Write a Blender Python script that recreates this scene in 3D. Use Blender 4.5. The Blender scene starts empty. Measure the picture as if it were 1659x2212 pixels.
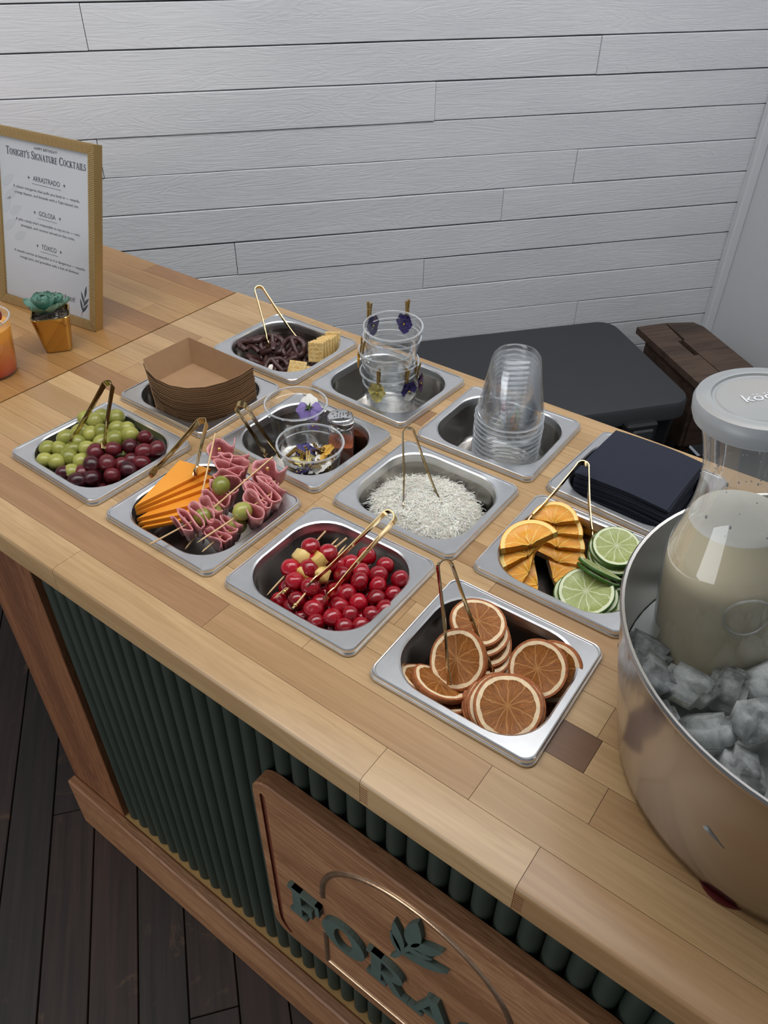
import bpy, bmesh, math, random
from mathutils import Matrix, Vector, noise

PI = math.pi
SC = bpy.context.scene
COL = SC.collection
# ------------------------------------------------------------------ camera
cd = bpy.data.cameras.new('camera')
cam = bpy.data.objects.new('camera', cd)
COL.objects.link(cam)
R = Matrix(((0.80427, -0.38555, 0.45221), (0.59417, 0.50845, -0.62325), (0.01037, 0.76995, 0.63802)))
CAMP = Vector((0.8845, -0.3858, 0.5923))
cam.matrix_world = Matrix.Translation(CAMP) @ R.to_4x4()
cd.sensor_fit = 'HORIZONTAL'
cd.sensor_width = 36.0
cd.lens = 36.0 * 1684.56 / 1659.0
cd.clip_start = 0.02
SC.camera = cam
# ------------------------------------------------------------------ world, lights, exposure
w = bpy.data.worlds.new('room_ambient')
SC.world = w
w.use_nodes = True
w.node_tree.nodes['Background'].inputs[0].default_value = (0.80, 0.88, 1.0, 1)
w.node_tree.nodes['Background'].inputs[1].default_value = 0.25


def area(name, loc, target, sx, sy, power, col):
    l = bpy.data.lights.new(name, 'AREA')
    l.shape = 'RECTANGLE'
    l.size, l.size_y = sx, sy
    l.energy = power
    l.color = col
    o = bpy.data.objects.new(name, l)
    COL.objects.link(o)
    o.location = loc
    o.rotation_euler = (Vector(target) - Vector(loc)).to_track_quat('-Z', 'Y').to_euler()
    return o


strip = area('ceiling_light', (0.48, 0.30, 1.74), (0.48, 0.30, 0), 2.6, 0.9, 40, (0.985, 0.99, 1.0))
strip.rotation_euler = (0, 0, math.radians(50.6))
area('ceiling_light', (-0.6, -1.2, 1.74), (-0.6, -1.2, 0), 1.4, 1.4, 9, (1.0, 0.975, 0.94))
area('glass_door_light', (-0.2, -2.7, -0.45), (0.5, 0.0, -0.40), 1.7, 0.9, 26, (0.97, 0.985, 1.0))
SC.view_settings.view_transform = 'Standard'
SC.view_settings.look = 'None'
SC.view_settings.gamma = 1.0
SC.view_settings.use_curve_mapping = False
SC.view_settings.exposure = -0.25
cy = SC.cycles
cy.use_denoising = True
cy.max_bounces = 12
cy.transparent_max_bounces = 40
cy.transmission_bounces = 10
cy.caustics_reflective = False
cy.caustics_refractive = False
cy.sample_clamp_indirect = 6.0
rnd = random.Random(7)
FWD = Vector((-R[0][2], -R[1][2], 0)).normalized()
RGT = Vector((R[0][0], R[1][0], 0)).normalized()
FLOOR = -0.952
ZC = -0.008


DATA = {"green":[[0.0229,0.103,0.004],[0.0386,0.1069,0.004],[0.039,0.1194,0.004],[0.053,0.13,0.004],[0.074,0.1139,0.003],[0.0867,0.1198,0.003],[0.1018,0.1139,0.003],[0.0427,0.0784,0.003],[0.0573,0.0838,0.003],[0.0677,0.0955,0.003],[0.0393,0.0585,0.003],[0.0578,0.0631,0.0],[0.0788,0.0624,0.0],[0.0833,0.0825,0.0],[0.0881,0.0975,0.0],[0.03,0.0343,-0.004],[0.044,0.043,-0.004],[0.0592,0.0528,-0.004],[0.0481,0.0171,-0.006],[0.0623,0.0243,-0.006],[0.0671,0.0405,-0.006],[0.0867,0.0447,-0.006],[0.0978,0.0217,-0.006]],"red":[[0.0981,0.0609,0.004],[0.1118,0.0786,0.004],[0.1232,0.0964,0.004],[0.1234,0.1209,0.004],[0.1444,0.1015,0.002],[0.1536,0.114,0.002],[0.1268,0.056,0.002],[0.1135,0.0425,0.002],[0.1354,0.0694,-0.006],[0.1394,0.0848,-0.006],[0.152,0.089,-0.006],[0.1093,0.0287,-0.006],[0.0936,0.0152,-0.006],[0.1259,0.0312,-0.008],[0.1415,0.0498,-0.008],[0.1479,0.0701,-0.008],[0.1161,0.0153,-0.008]],"cherry":[[0.49,0.1257,-0.008],[0.5159,0.1257,-0.008],[0.5418,0.1182,-0.008],[0.5202,0.1072,-0.006],[0.5284,0.095,-0.006],[0.5099,0.0875,-0.006],[0.5026,0.0994,-0.006],[0.4848,0.1037,-0.006],[0.4747,0.0933,-0.006],[0.4891,0.0838,-0.006],[0.5065,0.0691,-0.012],[0.5245,0.0662,-0.012],[0.536,0.0824,-0.012],[0.547,0.0984,-0.012],[0.4945,0.0639,-0.012],[0.5114,0.0501,-0.012],[0.5174,0.0315,-0.01],[0.5286,0.046,-0.01],[0.548,0.0594,-0.01],[0.494,0.0284,-0.01],[0.4928,0.0398,-0.01],[0.471,0.0285,-0.01],[0.5547,0.0742,-0.01],[0.5324,0.0319,-0.014],[0.5056,0.0189,-0.014],[0.5453,0.0441,-0.014]],"cskew":[[[0.4483,0.1054,0.022],[0.4432,0.0926,0.012],[0.442,0.0859,0.006],[0.4362,0.0715,0.003],[0.4385,0.0539,0.0],[0.4363,0.0184,-0.016]],[[0.4742,0.1106,0.022],[0.4661,0.0987,0.012],[0.4615,0.0908,0.006],[0.4534,0.0804,0.003],[0.4566,0.0649,0.0],[0.4456,0.0191,-0.016]],[[0.4823,0.0102,0.0],[0.4819,0.0153,0.0],[0.4853,0.0473,0.002],[0.4807,0.0697,0.0],[0.4769,0.0882,-0.004],[0.4622,0.1236,-0.004]],[[0.4556,0.0233,-0.006],[0.4546,0.0275,-0.008],[0.4517,0.0446,-0.012],[0.4534,0.0617,-0.014],[0.4575,0.0756,-0.014],[0.4567,0.1172,0.008]]],"tongs":{"grape":[[0.0337,0.1445,0.0457],[0.0565,0.0505,0.006],[0.1099,0.0681,0.01]],"salami":[[0.1785,0.1778,0.0242],[0.1903,0.0688,0.003],[0.2492,0.0962,0.012]],"flower":[[0.2172,0.2073,0.05],[0.2275,0.2347,-0.045],[0.248,0.248,-0.045]],"coconut":[[0.4329,0.2835,0.0584],[0.4761,0.213,-0.012],[0.5142,0.2518,-0.012]],"cherry":[[0.5221,0.1307,0.0685],[0.4752,0.0404,0.004],[0.5049,0.0381,0.002]],"dried":[[0.6048,0.0997,0.0705],[0.6591,0.0319,-0.012],[0.6876,0.0722,-0.01]],"citrus":[[0.6278,0.3824,0.0342],[0.6069,0.2779,-0.002],[0.6866,0.3,-0.004]],"pretzel":[[-0.001,0.4736,0.0595],[0.0588,0.4259,-0.012],[0.0917,0.4713,-0.012]]},"sal":{"A":[[0.2941,-0.0161,0.006],[0.2953,-0.0095,0.006],[0.3069,0.0431,0.01],[0.2987,0.022,0.01],[0.3104,0.0503,0.01],[0.3097,0.0573,0.01]],"B":[[0.2436,0.1402,0.05],[0.256,0.1325,0.036],[0.2607,0.1348,0.03],[0.2828,0.125,0.02],[0.2926,0.0969,0.018],[0.2924,0.0563,0.002]],"C":[[0.3257,0.1544,0.042],[0.327,0.1424,0.032],[0.3288,0.143,0.024],[0.334,0.1201,0.016],[0.3111,0.1256,0.008],[0.3108,0.0567,0.012]],"D":[[0.3516,0.1352,0.018],[0.3475,0.1175,0.018],[0.3522,0.0897,0.016],[0.3468,0.0779,0.018],[0.3462,0.0684,0.016],[0.3378,0.0143,0.01]],"E":[[0.3388,0.0699,-0.002],[0.3412,0.0718,-0.002],[0.3391,0.0523,-0.002],[0.3397,0.0411,-0.002],[0.3397,0.0282,-0.004],[0.3387,0.0175,-0.006]],"F":[[0.3086,0.0655,0.002],[0.3086,0.0655,0.002],[0.2955,0.0873,0.004],[0.3067,0.0516,-0.002],[0.3115,0.0222,-0.012],[0.3109,0.0158,-0.016]]},"clip":[[0.2686,0.4152,0.112],[0.2988,0.4705,0.112],[0.2677,0.3939,0.072],[0.3015,0.402,0.045],[0.331,0.4329,0.035],[0.3357,0.4579,0.03]]}


# ------------------------------------------------------------------ materials
class NT:
    def __init__(s, name):
        s.m = bpy.data.materials.new(name)
        s.m.use_nodes = True
        s.t = s.m.node_tree
        s.b = s.t.nodes['Principled BSDF']
        s.out = s.t.nodes['Material Output']

    def n(s, typ, **kw):
        x = s.t.nodes.new('ShaderNode' + typ)
        for k, v in kw.items():
            if k.startswith('_'):
                setattr(x, k[1:], v)
            else:
                key = int(k[1:]) if k[0] == 'i' and k[1:].isdigit() else k.replace('__', ' ')
                if isinstance(v, bpy.types.NodeSocket):
                    s.t.links.new(v, x.inputs[key])
                else:
                    x.inputs[key].default_value = v
        return x

    def set(s, **kw):
        for k, v in kw.items():
            k = k.replace('__', ' ')
            if isinstance(v, bpy.types.NodeSocket):
                s.t.links.new(v, s.b.inputs[k])
            else:
                s.b.inputs[k].default_value = v
        return s

    def ramp(s, fac, stops):
        r = s.n('ValToRGB')
        s.t.links.new(fac, r.inputs[0])
        e = r.color_ramp.elements
        while len(e) < len(stops):
            e.new(0.5)
        for el, (p, c) in zip(e, stops):
            el.position = p
            el.color = (*c, 1) if len(c) == 3 else c
        return r.outputs[0]

    def coord(s, scale=(1, 1, 1), loc=None, which='Object'):
        tc = s.n('TexCoord')
        mp = s.n('Mapping')
        mp.inputs['Scale'].default_value = scale
        s.t.links.new(tc.outputs[which], mp.inputs['Vector'])
        if loc is not None:
            s.t.links.new(loc, mp.inputs['Location'])
        return mp.outputs[0]

    def noise(s, vec, scale, detail=3, rough=0.55, dist=0.0):
        x = s.n('TexNoise', Scale=scale, Detail=detail, Roughness=rough, Distortion=dist)
        s.t.links.new(vec, x.inputs['Vector'])
        return x.outputs['Fac']

    def math(s, op, a, b=0.0):
        x = s.n('Math', _operation=op)
        for i, v in enumerate((a, b)):
            if isinstance(v, bpy.types.NodeSocket):
                s.t.links.new(v, x.inputs[i])
            else:
                x.inputs[i].default_value = v
        return x.outputs[0]

    def mix(s, fac, a, b, mode='MIX'):
        x = s.n('MixRGB', _blend_type=mode)
        for i, v in enumerate((fac, a, b)):
            if isinstance(v, bpy.types.NodeSocket):
                s.t.links.new(v, x.inputs[i])
            else:
                x.inputs[i].default_value = v if i == 0 else ((*v, 1) if len(v) == 3 else v)
        return x.outputs[0]

    def bump(s, h, strength=0.3, dist=0.001):
        x = s.n('Bump', Strength=strength, Distance=dist)
        s.t.links.new(h, x.inputs['Height'])
        s.t.links.new(x.outputs[0], s.b.inputs['Normal'])


def srgb(r, g, b):
    f = lambda c: (c / 255 / 12.92) if c <= 10 else ((c / 255 + 0.055) / 1.055) ** 2.4
    return (f(r), f(g), f(b))


def plain(name, col, rough=0.5, metal=0.0, vary=0.0, vscale=30, bump=0.0, bscale=200, **kw):
    t = NT(name)
    t.set(Base__Color=(*col, 1), Roughness=rough, Metallic=metal, **kw)
    v = t.coord()
    if vary:
        f = t.noise(v, vscale, 4)
        t.set(Base__Color=t.ramp(f, [(0.3, tuple(c * (1 - vary) for c in col)), (0.7, tuple(min(1, c * (1 + vary)) for c in col))]))
    if bump:
        t.bump(t.noise(v, bscale, 3), bump, 0.0006)
    return t.m


M = {}
M['steel'] = plain('satin_stainless_steel', (0.71, 0.715, 0.72), 0.31, 1.0, vary=0.05, vscale=40)
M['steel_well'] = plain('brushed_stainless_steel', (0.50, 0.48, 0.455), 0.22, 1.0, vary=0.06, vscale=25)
t = NT('hammered_steel')
v = t.coord()
vo = t.n('TexVoronoi', Scale=55.0)
t.t.links.new(v, vo.inputs['Vector'])
t.set(Base__Color=(0.44, 0.40, 0.365, 1), Metallic=1.0, Roughness=0.17)
t.bump(t.noise(v, 14, 2), 0.10, 0.004)
M['tub'] = t.m
M['tub_inside'] = plain('satin_tub_inside', (0.60, 0.58, 0.55), 0.38, 1.0)
M['chrome'] = plain('polished_steel', (0.70, 0.70, 0.70), 0.12, 1.0)
M['gold'] = plain('polished_gold', (0.78, 0.53, 0.20), 0.16, 1.0)
M['gold_tong'] = plain('polished_brass', (0.52, 0.385, 0.19), 0.14, 1.0)
M['gold_satin'] = plain('satin_gold', (0.80, 0.60, 0.30), 0.34, 0.7)
M['gold_side'] = plain('dull_gold', (0.46, 0.31, 0.12), 0.42, 0.8)
M['clip'] = plain('gold_painted_wood', srgb(150, 122, 66), 0.45, 0.35, vary=0.15, vscale=120)
M['copper'] = plain('copper_leaf', (0.62, 0.40, 0.25), 0.30, 0.9, vary=0.15, vscale=90, bump=0.25, bscale=300)


def wood(name, c1, c2, axis='X', rough=0.4, use_obj=False, grain=1.0, ring=6.0, coat=0.0):
    t = NT(name)
    oi = t.n('ObjectInfo')
    off = t.n('CombineXYZ')
    for i, k in enumerate((37.0, 91.0, 53.0)):
        t.t.links.new(t.math('MULTIPLY', oi.outputs['Random'], k), off.inputs[i])
    s = {'X': (1.6, 22, 22), 'Y': (22, 1.6, 22), 'Z': (22, 22, 1.6)}[axis]
    v = t.coord(s, off.outputs[0])
    s2 = {'X': (9, 260, 260), 'Y': (260, 9, 260), 'Z': (260, 260, 9)}[axis]
    v2 = t.coord(s2, off.outputs[0])
    a = t.noise(v, ring * 0.22, 4, 0.6, 0.9)
    a = t.math('FRACT', t.math('MULTIPLY', a, ring))
    a = t.math('ABSOLUTE', t.math('SUBTRACT', a, 0.5))
    b = t.noise(v2, 1.0, 2, 0.6)
    big = t.noise(v, 0.5, 2)
    f = t.math('ADD', t.math('MULTIPLY', a, 0.55 * grain), t.math('MULTIPLY', b, 0.5))
    f = t.math('ADD', f, t.math('MULTIPLY', t.math('SUBTRACT', big, 0.5), 1.1))
    if use_obj:
        col = oi.outputs['Color']
        dark = t.mix(1.0, col, (0.80, 0.74, 0.67), 'MULTIPLY')
        lite = t.mix(1.0, col, (1.05, 1.04, 1.03), 'MULTIPLY')
        r = t.ramp(f, [(0.15, (0, 0, 0)), (0.62, (1, 1, 1))])
        c = t.mix(r, dark, lite)
        pores = t.noise(v2, 0.6, 1)
        pr = t.ramp(pores, [(0.18, (0.55, 0.5, 0.45)), (0.27, (1, 1, 1))])
        c = t.mix(0.5, c, pr, 'MULTIPLY')
    else:
        c = t.ramp(f, [(0.18, c1), (0.62, c2)])
    t.set(Base__Color=c, Roughness=rough, Coat__Weight=coat, Coat__Roughness=0.25)
    t.bump(b, 0.10, 0.0004)
    return t.m


M['maple'] = wood('butcher_block_maple', None, None, 'X', 0.36, True, grain=0.8, coat=0.12)
M['cherrywood'] = wood('oiled_cherry_upright', srgb(108, 66, 40), srgb(150, 98, 62), 'Z', 0.5, ring=9)
M['cherrywood_x'] = wood('oiled_cherry_board', srgb(136, 92, 60), srgb(186, 138, 98), 'X', 0.5, ring=10)
M['groove'] = plain('routed_groove_wood', srgb(112, 52, 26), 0.7, vary=0.2, vscale=90)
M['ledge'] = plain('raw_plywood', srgb(178, 140, 84), 0.75, vary=0.12, vscale=60)
M['green'] = plain('sage_green_paint', srgb(43, 54, 45), 0.55, vary=0.10, vscale=12)
M['green_letter'] = plain('painted_letter_green', srgb(78, 94, 86), 0.6, vary=0.10, vscale=60)
t = NT('old_dark_floorboard')
oi = t.n('ObjectInfo')
off = t.n('CombineXYZ')
t.t.links.new(t.math('MULTIPLY', oi.outputs['Random'], 41.0), off.inputs[0])
t.t.links.new(t.math('MULTIPLY', oi.outputs['Random'], 17.0), off.inputs[1])
v = t.coord((1, 1, 1), off.outputs[0])
vg = t.coord((3, 60, 60), off.outputs[0])
base = t.ramp(t.noise(vg, 1.2, 4), [(0.3, srgb(34, 25, 22)), (0.7, srgb(58, 45, 39))])
tint = t.ramp(oi.outputs['Random'], [(0.0, (0.75, 0.85, 0.9)), (1.0, (1.2, 1.0, 0.92))])
base = t.mix(1.0, base, tint, 'MULTIPLY')
scr = t.noise(v, 9, 5, 0.7, 1.2)
base = t.mix(t.ramp(scr, [(0.60, (0, 0, 0)), (0.70, (0.55, 0.55, 0.55))]), base, srgb(104, 78, 54))
t.set(Base__Color=base, Roughness=0.62)
t.bump(t.noise(vg, 2, 3), 0.25, 0.001)
M['floor'] = t.m
# whitewashed planks: relief only
t = NT('white_painted_plank')
oi = t.n('ObjectInfo')
off = t.n('CombineXYZ')
for i, k in enumerate((23.0, 57.0, 91.0)):
    t.t.links.new(t.math('MULTIPLY', oi.outputs['Random'], k), off.inputs[i])
v = t.coord((2.0, 1, 17), off.outputs[0])
g = t.noise(v, 1.2, 3, 0.5, 2.2)
g = t.math('FRACT', t.math('MULTIPLY', g, 9.0))
g = t.math('ABSOLUTE', t.math('SUBTRACT', g, 0.5))
fine = t.noise(t.coord((14, 1, 300), off.outputs[0]), 1.0, 3)
h = t.math('ADD', t.math('MULTIPLY', g, 0.6), t.math('MULTIPLY', fine, 0.55))
tone = t.ramp(t.noise(t.coord((1, 1, 3), off.outputs[0]), 3.0, 3), [(0.3, (0.70, 0.71, 0.735)), (0.7, (0.78, 0.785, 0.80))])
t.set(Base__Color=tone, Roughness=0.55)
t.bump(h, 0.40, 0.0026)
M['plank'] = t.m
M['wallback'] = plain('plank_backing', (0.16, 0.16, 0.16), 0.9)
M['white'] = plain('white_wall_paint', (0.72, 0.73, 0.75), 0.6, bump=0.05, bscale=60)
M['case'] = plain('charcoal_case_plastic', srgb(57, 59, 62), 0.55, bump=0.12, bscale=900)
M['case_dark'] = plain('dark_latch_plastic', srgb(34, 35, 37), 0.5)
M['black'] = plain('black_fabric', srgb(14, 14, 15), 0.85)
M['stool'] = wood('brown_stool_wood', srgb(64, 50, 42), srgb(98, 78, 65), 'X', 0.6, ring=5)
M['kraft'] = plain('kraft_paperboard', srgb(158, 124, 90), 0.75, vary=0.05, vscale=60, bump=0.05, bscale=400)
M['navy'] = plain('navy_paper_napkin', srgb(30, 35, 49), 0.9, bump=0.25, bscale=900, vary=0.04, vscale=200)


def clear(name, tint=(0.97, 0.98, 0.98), haze=0.04, rough=0.04, edge=0.55, gloss=(0.92, 0.94, 0.96)):
    t = NT(name)
    tr = t.n('BsdfTransparent', Color=(*tint, 1))
    gl = t.n('BsdfGlossy', Color=(*gloss, 1), Roughness=rough)
    df = t.n('BsdfDiffuse', Color=(0.85, 0.87, 0.88, 1))
    lw = t.n('LayerWeight', Blend=edge)
    f = t.math('ADD', t.math('MULTIPLY', t.math('POWER', lw.outputs['Facing'], 2.2), 0.62), 0.045)
    m1 = t.n('MixShader', i0=haze, i1=tr.outputs[0], i2=df.outputs[0])
    m2 = t.n('MixShader', i0=f, i1=m1.outputs[0], i2=gl.outputs[0])
    t.t.links.new(m2.outputs[0], t.out.inputs['Surface'])
    return t.m


M['clear'] = clear('clear_cup_plastic', tint=(0.98, 0.985, 0.985), haze=0.015)
M['clear_thick'] = clear('clear_cup_rim_plastic', haze=0.34, edge=0.7)
M['clear_stack'] = clear('nested_cup_plastic', tint=(0.985, 0.988, 0.99), haze=0.004, rough=0.03, edge=0.45)
M['carafe'] = clear('clear_carafe_plastic', tint=(0.90, 0.905, 0.90), haze=0.12, rough=0.03, edge=0.45)
M['lid'] = plain('frosted_lid_plastic', srgb(184, 188, 190), 0.35, Transmission__Weight=0.45, Subsurface__Weight=0.0)
t = NT('clear_ice')
v = t.coord()
bp = t.n('Bump', Strength=0.5, Distance=0.002)
t.t.links.new(t.noise(v, 60, 3), bp.inputs['Height'])
gl = t.n('BsdfGlass', Color=(0.97, 1, 0.99, 1), Roughness=0.06, IOR=1.25)
df = t.n('BsdfTranslucent', Color=(0.95, 0.97, 0.96, 1))
d2 = t.n('BsdfDiffuse', Color=(0.85, 0.88, 0.87, 1))
t.t.links.new(bp.outputs[0], gl.inputs['Normal'])
m0 = t.n('MixShader', i0=0.5, i1=df.outputs[0], i2=d2.outputs[0])
fz = t.ramp(t.noise(v, 45, 4, 0.6), [(0.38, (0.16, 0.16, 0.16)), (0.68, (0.75, 0.75, 0.75))])
m1 = t.n('MixShader', i1=gl.outputs[0], i2=m0.outputs[0])
t.t.links.new(fz, m1.inputs[0])
t.t.links.new(m1.outputs[0], t.out.inputs['Surface'])
M['ice'] = t.m
M['lid_text'] = plain('raised_lid_lettering', srgb(214, 217, 219), 0.35)
M['milk'] = plain('creamy_cocktail', srgb(232, 216, 174), 0.4, Subsurface__Weight=0.2, Subsurface__Scale=0.01)
M['foam'] = plain('creamy_foam', srgb(236, 232, 218), 0.6, bump=0.4, bscale=500)
M['glass'] = clear('shaker_glass', tint=(0.95, 0.93, 0.92), haze=0.05, rough=0.03)
M['salt'] = plain('orange_chili_salt', srgb(196, 104, 62), 0.9, vary=0.25, vscale=900)


def skin(name, c1, c2, rough, sub, sc=60, coat=0.0, subcol=None, bump=0.0):
    t = NT(name)
    oi = t.n('ObjectInfo')
    v = t.coord()
    f = t.math('ADD', t.math('MULTIPLY', t.noise(v, sc, 3), 0.6), t.math('MULTIPLY', oi.outputs['Random'], 0.4))
    t.set(Base__Color=t.ramp(f, [(0.25, c1), (0.75, c2)]), Roughness=rough, Subsurface__Weight=sub, Subsurface__Scale=0.006, Coat__Weight=coat, Coat__Roughness=0.08)
    t.b.inputs['Subsurface Radius'].default_value = (1.0, 0.7, 0.4)
    if bump:
        t.bump(t.noise(v, 140, 2), bump, 0.001)
    return t.m


M['green_grape'] = skin('green_grape_skin', srgb(122, 126, 50), srgb(172, 170, 88), 0.22, 0.25)
M['red_grape'] = skin('red_grape_skin', srgb(46, 10, 18), srgb(112, 36, 42), 0.24, 0.12)
M['cherry'] = skin('glazed_cherry', srgb(122, 5, 18), srgb(186, 16, 38), 0.14, 0.2, coat=0.5, bump=0.25)
M['pineapple'] = skin('pineapple_flesh', srgb(214, 176, 92), srgb(238, 212, 140), 0.4, 0.3, sc=150, bump=0.5)
M['cheddar'] = skin('orange_cheddar', srgb(226, 140, 36), srgb(240, 160, 52), 0.42, 0.25, sc=20)
t = NT('salami_slice')
v = t.coord()
fat = t.n('TexVoronoi', Scale=330.0)
t.t.links.new(v, fat.inputs['Vector'])
n1 = t.noise(v, 420, 3, 0.6)
c = t.ramp(t.noise(v, 90, 4), [(0.3, srgb(198, 122, 126)), (0.7, srgb(224, 158, 156))])
c = t.mix(t.ramp(n1, [(0.56, (0, 0, 0)), (0.66, (0.75, 0.75, 0.75))]), c, srgb(234, 192, 188))
t.set(Base__Color=c, Roughness=0.38, Subsurface__Weight=0.15, Subsurface__Scale=0.004)
t.bump(n1, 0.2, 0.0005)
M['salami'] = t.m
M['bamboo'] = plain('bamboo_pick', srgb(222, 186, 136), 0.6, vary=0.1, vscale=200)
M['choc'] = plain('dark_chocolate', srgb(66, 38, 34), 0.38, vary=0.2, vscale=120, bump=0.3, bscale=160)
t = NT('baked_cracker')
v = t.coord()
t.set(Base__Color=t.ramp(t.noise(v, 160, 4), [(0.35, srgb(232, 204, 140)), (0.7, srgb(214, 170, 96))]), Roughness=0.7)
t.bump(t.noise(v, 300, 3), 0.3, 0.0008)
M['cracker'] = t.m
M['coconut'] = plain('shredded_coconut', srgb(254, 250, 240), 0.6, Subsurface__Weight=0.2, Subsurface__Scale=0.003)


def citrus(name, flesh1, flesh2, line, nseg, linew, fibers=26, rough=0.3, sub=0.15):
    t = NT(name)
    v = t.coord()
    sep = t.n('SeparateXYZ')
    t.t.links.new(v, sep.inputs[0])
    ang = t.math('ARCTAN2', sep.outputs[1], sep.outputs[0])
    rad = t.math('SQRT', t.math('ADD', t.math('MULTIPLY', sep.outputs[0], sep.outputs[0]), t.math('MULTIPLY', sep.outputs[1], sep.outputs[1])))
    wob = t.math('MULTIPLY', t.math('SUBTRACT', t.noise(v, 60, 2), 0.5), 0.7)
    sg = t.math('ABSOLUTE', t.math('SINE', t.math('MULTIPLY', t.math('ADD', ang, wob), nseg / 2.0)))
    dist = t.math('MULTIPLY', sg, rad)
    lm = t.ramp(dist, [(linew * 0.4, (1, 1, 1)), (linew, (0, 0, 0))])
    cv = t.n('CombineXYZ')
    t.t.links.new(t.math('MULTIPLY', t.math('SINE', t.math('MULTIPLY', ang, 1.0)), fibers / 3), cv.inputs[0])
    t.t.links.new(t.math('MULTIPLY', t.math('COSINE', ang), fibers / 3), cv.inputs[1])
    t.t.links.new(t.math('MULTIPLY', rad, 60.0), cv.inputs[2])
    fb = t.noise(cv.outputs[0], 2.4, 4, 0.65)
    c = t.ramp(fb, [(0.3, flesh1), (0.7, flesh2)])
    c = t.mix(lm, c, line)
    t.set(Base__Color=c, Roughness=rough, Subsurface__Weight=sub, Subsurface__Scale=0.004)
    t.bump(fb, 0.5, 0.0012)
    return t.m


M['dry_flesh'] = citrus('dried_orange_flesh', srgb(84, 40, 8), srgb(192, 118, 40), srgb(196, 138, 78), 10, 0.0004, 44, 0.5, 0.0)
M['dry_pith'] = plain('dried_orange_pith', srgb(238, 212, 172), 0.8, vary=0.14, vscale=160, bump=0.5, bscale=300)
M['dry_rind'] = plain('dried_orange_rind', srgb(160, 92, 48), 0.75, vary=0.25, vscale=300, bump=0.8, bscale=450)
M['lime_flesh'] = citrus('lime_flesh', srgb(136, 148, 78), srgb(172, 180, 112), srgb(212, 216, 176), 10, 0.0011, 20, 0.22)
M['lime_pith'] = plain('lime_pith', srgb(208, 213, 176), 0.5, vary=0.04)
M['lime_rind'] = plain('lime_rind', srgb(54, 92, 22), 0.38, vary=0.3, vscale=150, bump=0.3, bscale=500)
M['or_flesh'] = citrus('orange_flesh', srgb(222, 132, 8), srgb(246, 180, 40), srgb(250, 216, 116), 10, 0.0010, 24, 0.22, 0.25)
M['or_pith'] = plain('orange_pith', srgb(248, 216, 130), 0.5, vary=0.05)
M['or_rind'] = plain('orange_rind', srgb(238, 146, 20), 0.4, vary=0.12, vscale=200, bump=0.4, bscale=500)
M['or_pulp'] = skin('torn_orange_pulp', srgb(206, 130, 34), srgb(240, 190, 90), 0.25, 0.3, sc=220, bump=0.9)
M['paper'] = plain('menu_paper', srgb(226, 228, 232), 0.6)
M['ink'] = plain('grey_ink', srgb(62, 66, 74), 0.8)
M['ink_lite'] = plain('pale_print', srgb(216, 219, 223), 0.8)
M['sheet'] = clear('frame_glazing', tint=(0.97, 0.97, 0.97), haze=0.0, rough=0.02, edge=0.3)
M['pot'] = plain('gold_glazed_ceramic', (0.60, 0.40, 0.13), 0.13, 1.0, bump=0.05, bscale=40)
M['succulent'] = skin('succulent_leaf', srgb(78, 126, 110), srgb(132, 172, 156), 0.5, 0.1, sc=50)
M['pebble'] = plain('grey_pebble', srgb(120, 108, 96), 0.7, vary=0.3, vscale=200)
M['pebble_white'] = plain('white_pebble', srgb(214, 206, 196), 0.6)
t = NT('layered_cocktail')
v = t.coord()
sep = t.n('SeparateXYZ')
t.t.links.new(v, sep.inputs[0])
f = t.math('ADD', t.math('MULTIPLY', sep.outputs[2], 12.0), t.math('MULTIPLY', t.math('SUBTRACT', t.noise(v, 30, 3), 0.5), 0.25))
t.set(Base__Color=t.ramp(f, [(0.02, srgb(178, 32, 36)), (0.16, srgb(226, 92, 40)), (0.45, srgb(238, 140, 44)), (0.8, srgb(240, 172, 74))]), Roughness=0.3, Subsurface__Weight=0.3, Subsurface__Scale=0.01)
M['drink'] = t.m
M['rubber'] = plain('dark_red_enamel', srgb(74, 10, 14), 0.4)
M['water'] = plain('cloudy_melt_water', (0.80, 0.84, 0.82), 0.08, Transmission__Weight=0.45, IOR=1.2)
for nm, c1, c2 in (('petal_violet', srgb(92, 76, 140), srgb(132, 112, 172)), ('petal_deep', srgb(44, 36, 92), srgb(70, 58, 122)), ('petal_white', srgb(220, 216, 206), srgb(236, 234, 226)), ('petal_yellow', srgb(216, 202, 120), srgb(234, 226, 164)), ('petal_gold', srgb(204, 150, 50), srgb(224, 178, 80)), ('petal_wine', srgb(60, 30, 66), srgb(104, 66, 104))):
    M[nm] = skin(nm, c1, c2, 0.6, 0.1, sc=80)
M['stem'] = plain('flower_calyx_green', srgb(70, 88, 36), 0.6)
M['eye'] = plain('flower_eye_yellow', srgb(226, 196, 60), 0.6)


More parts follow.
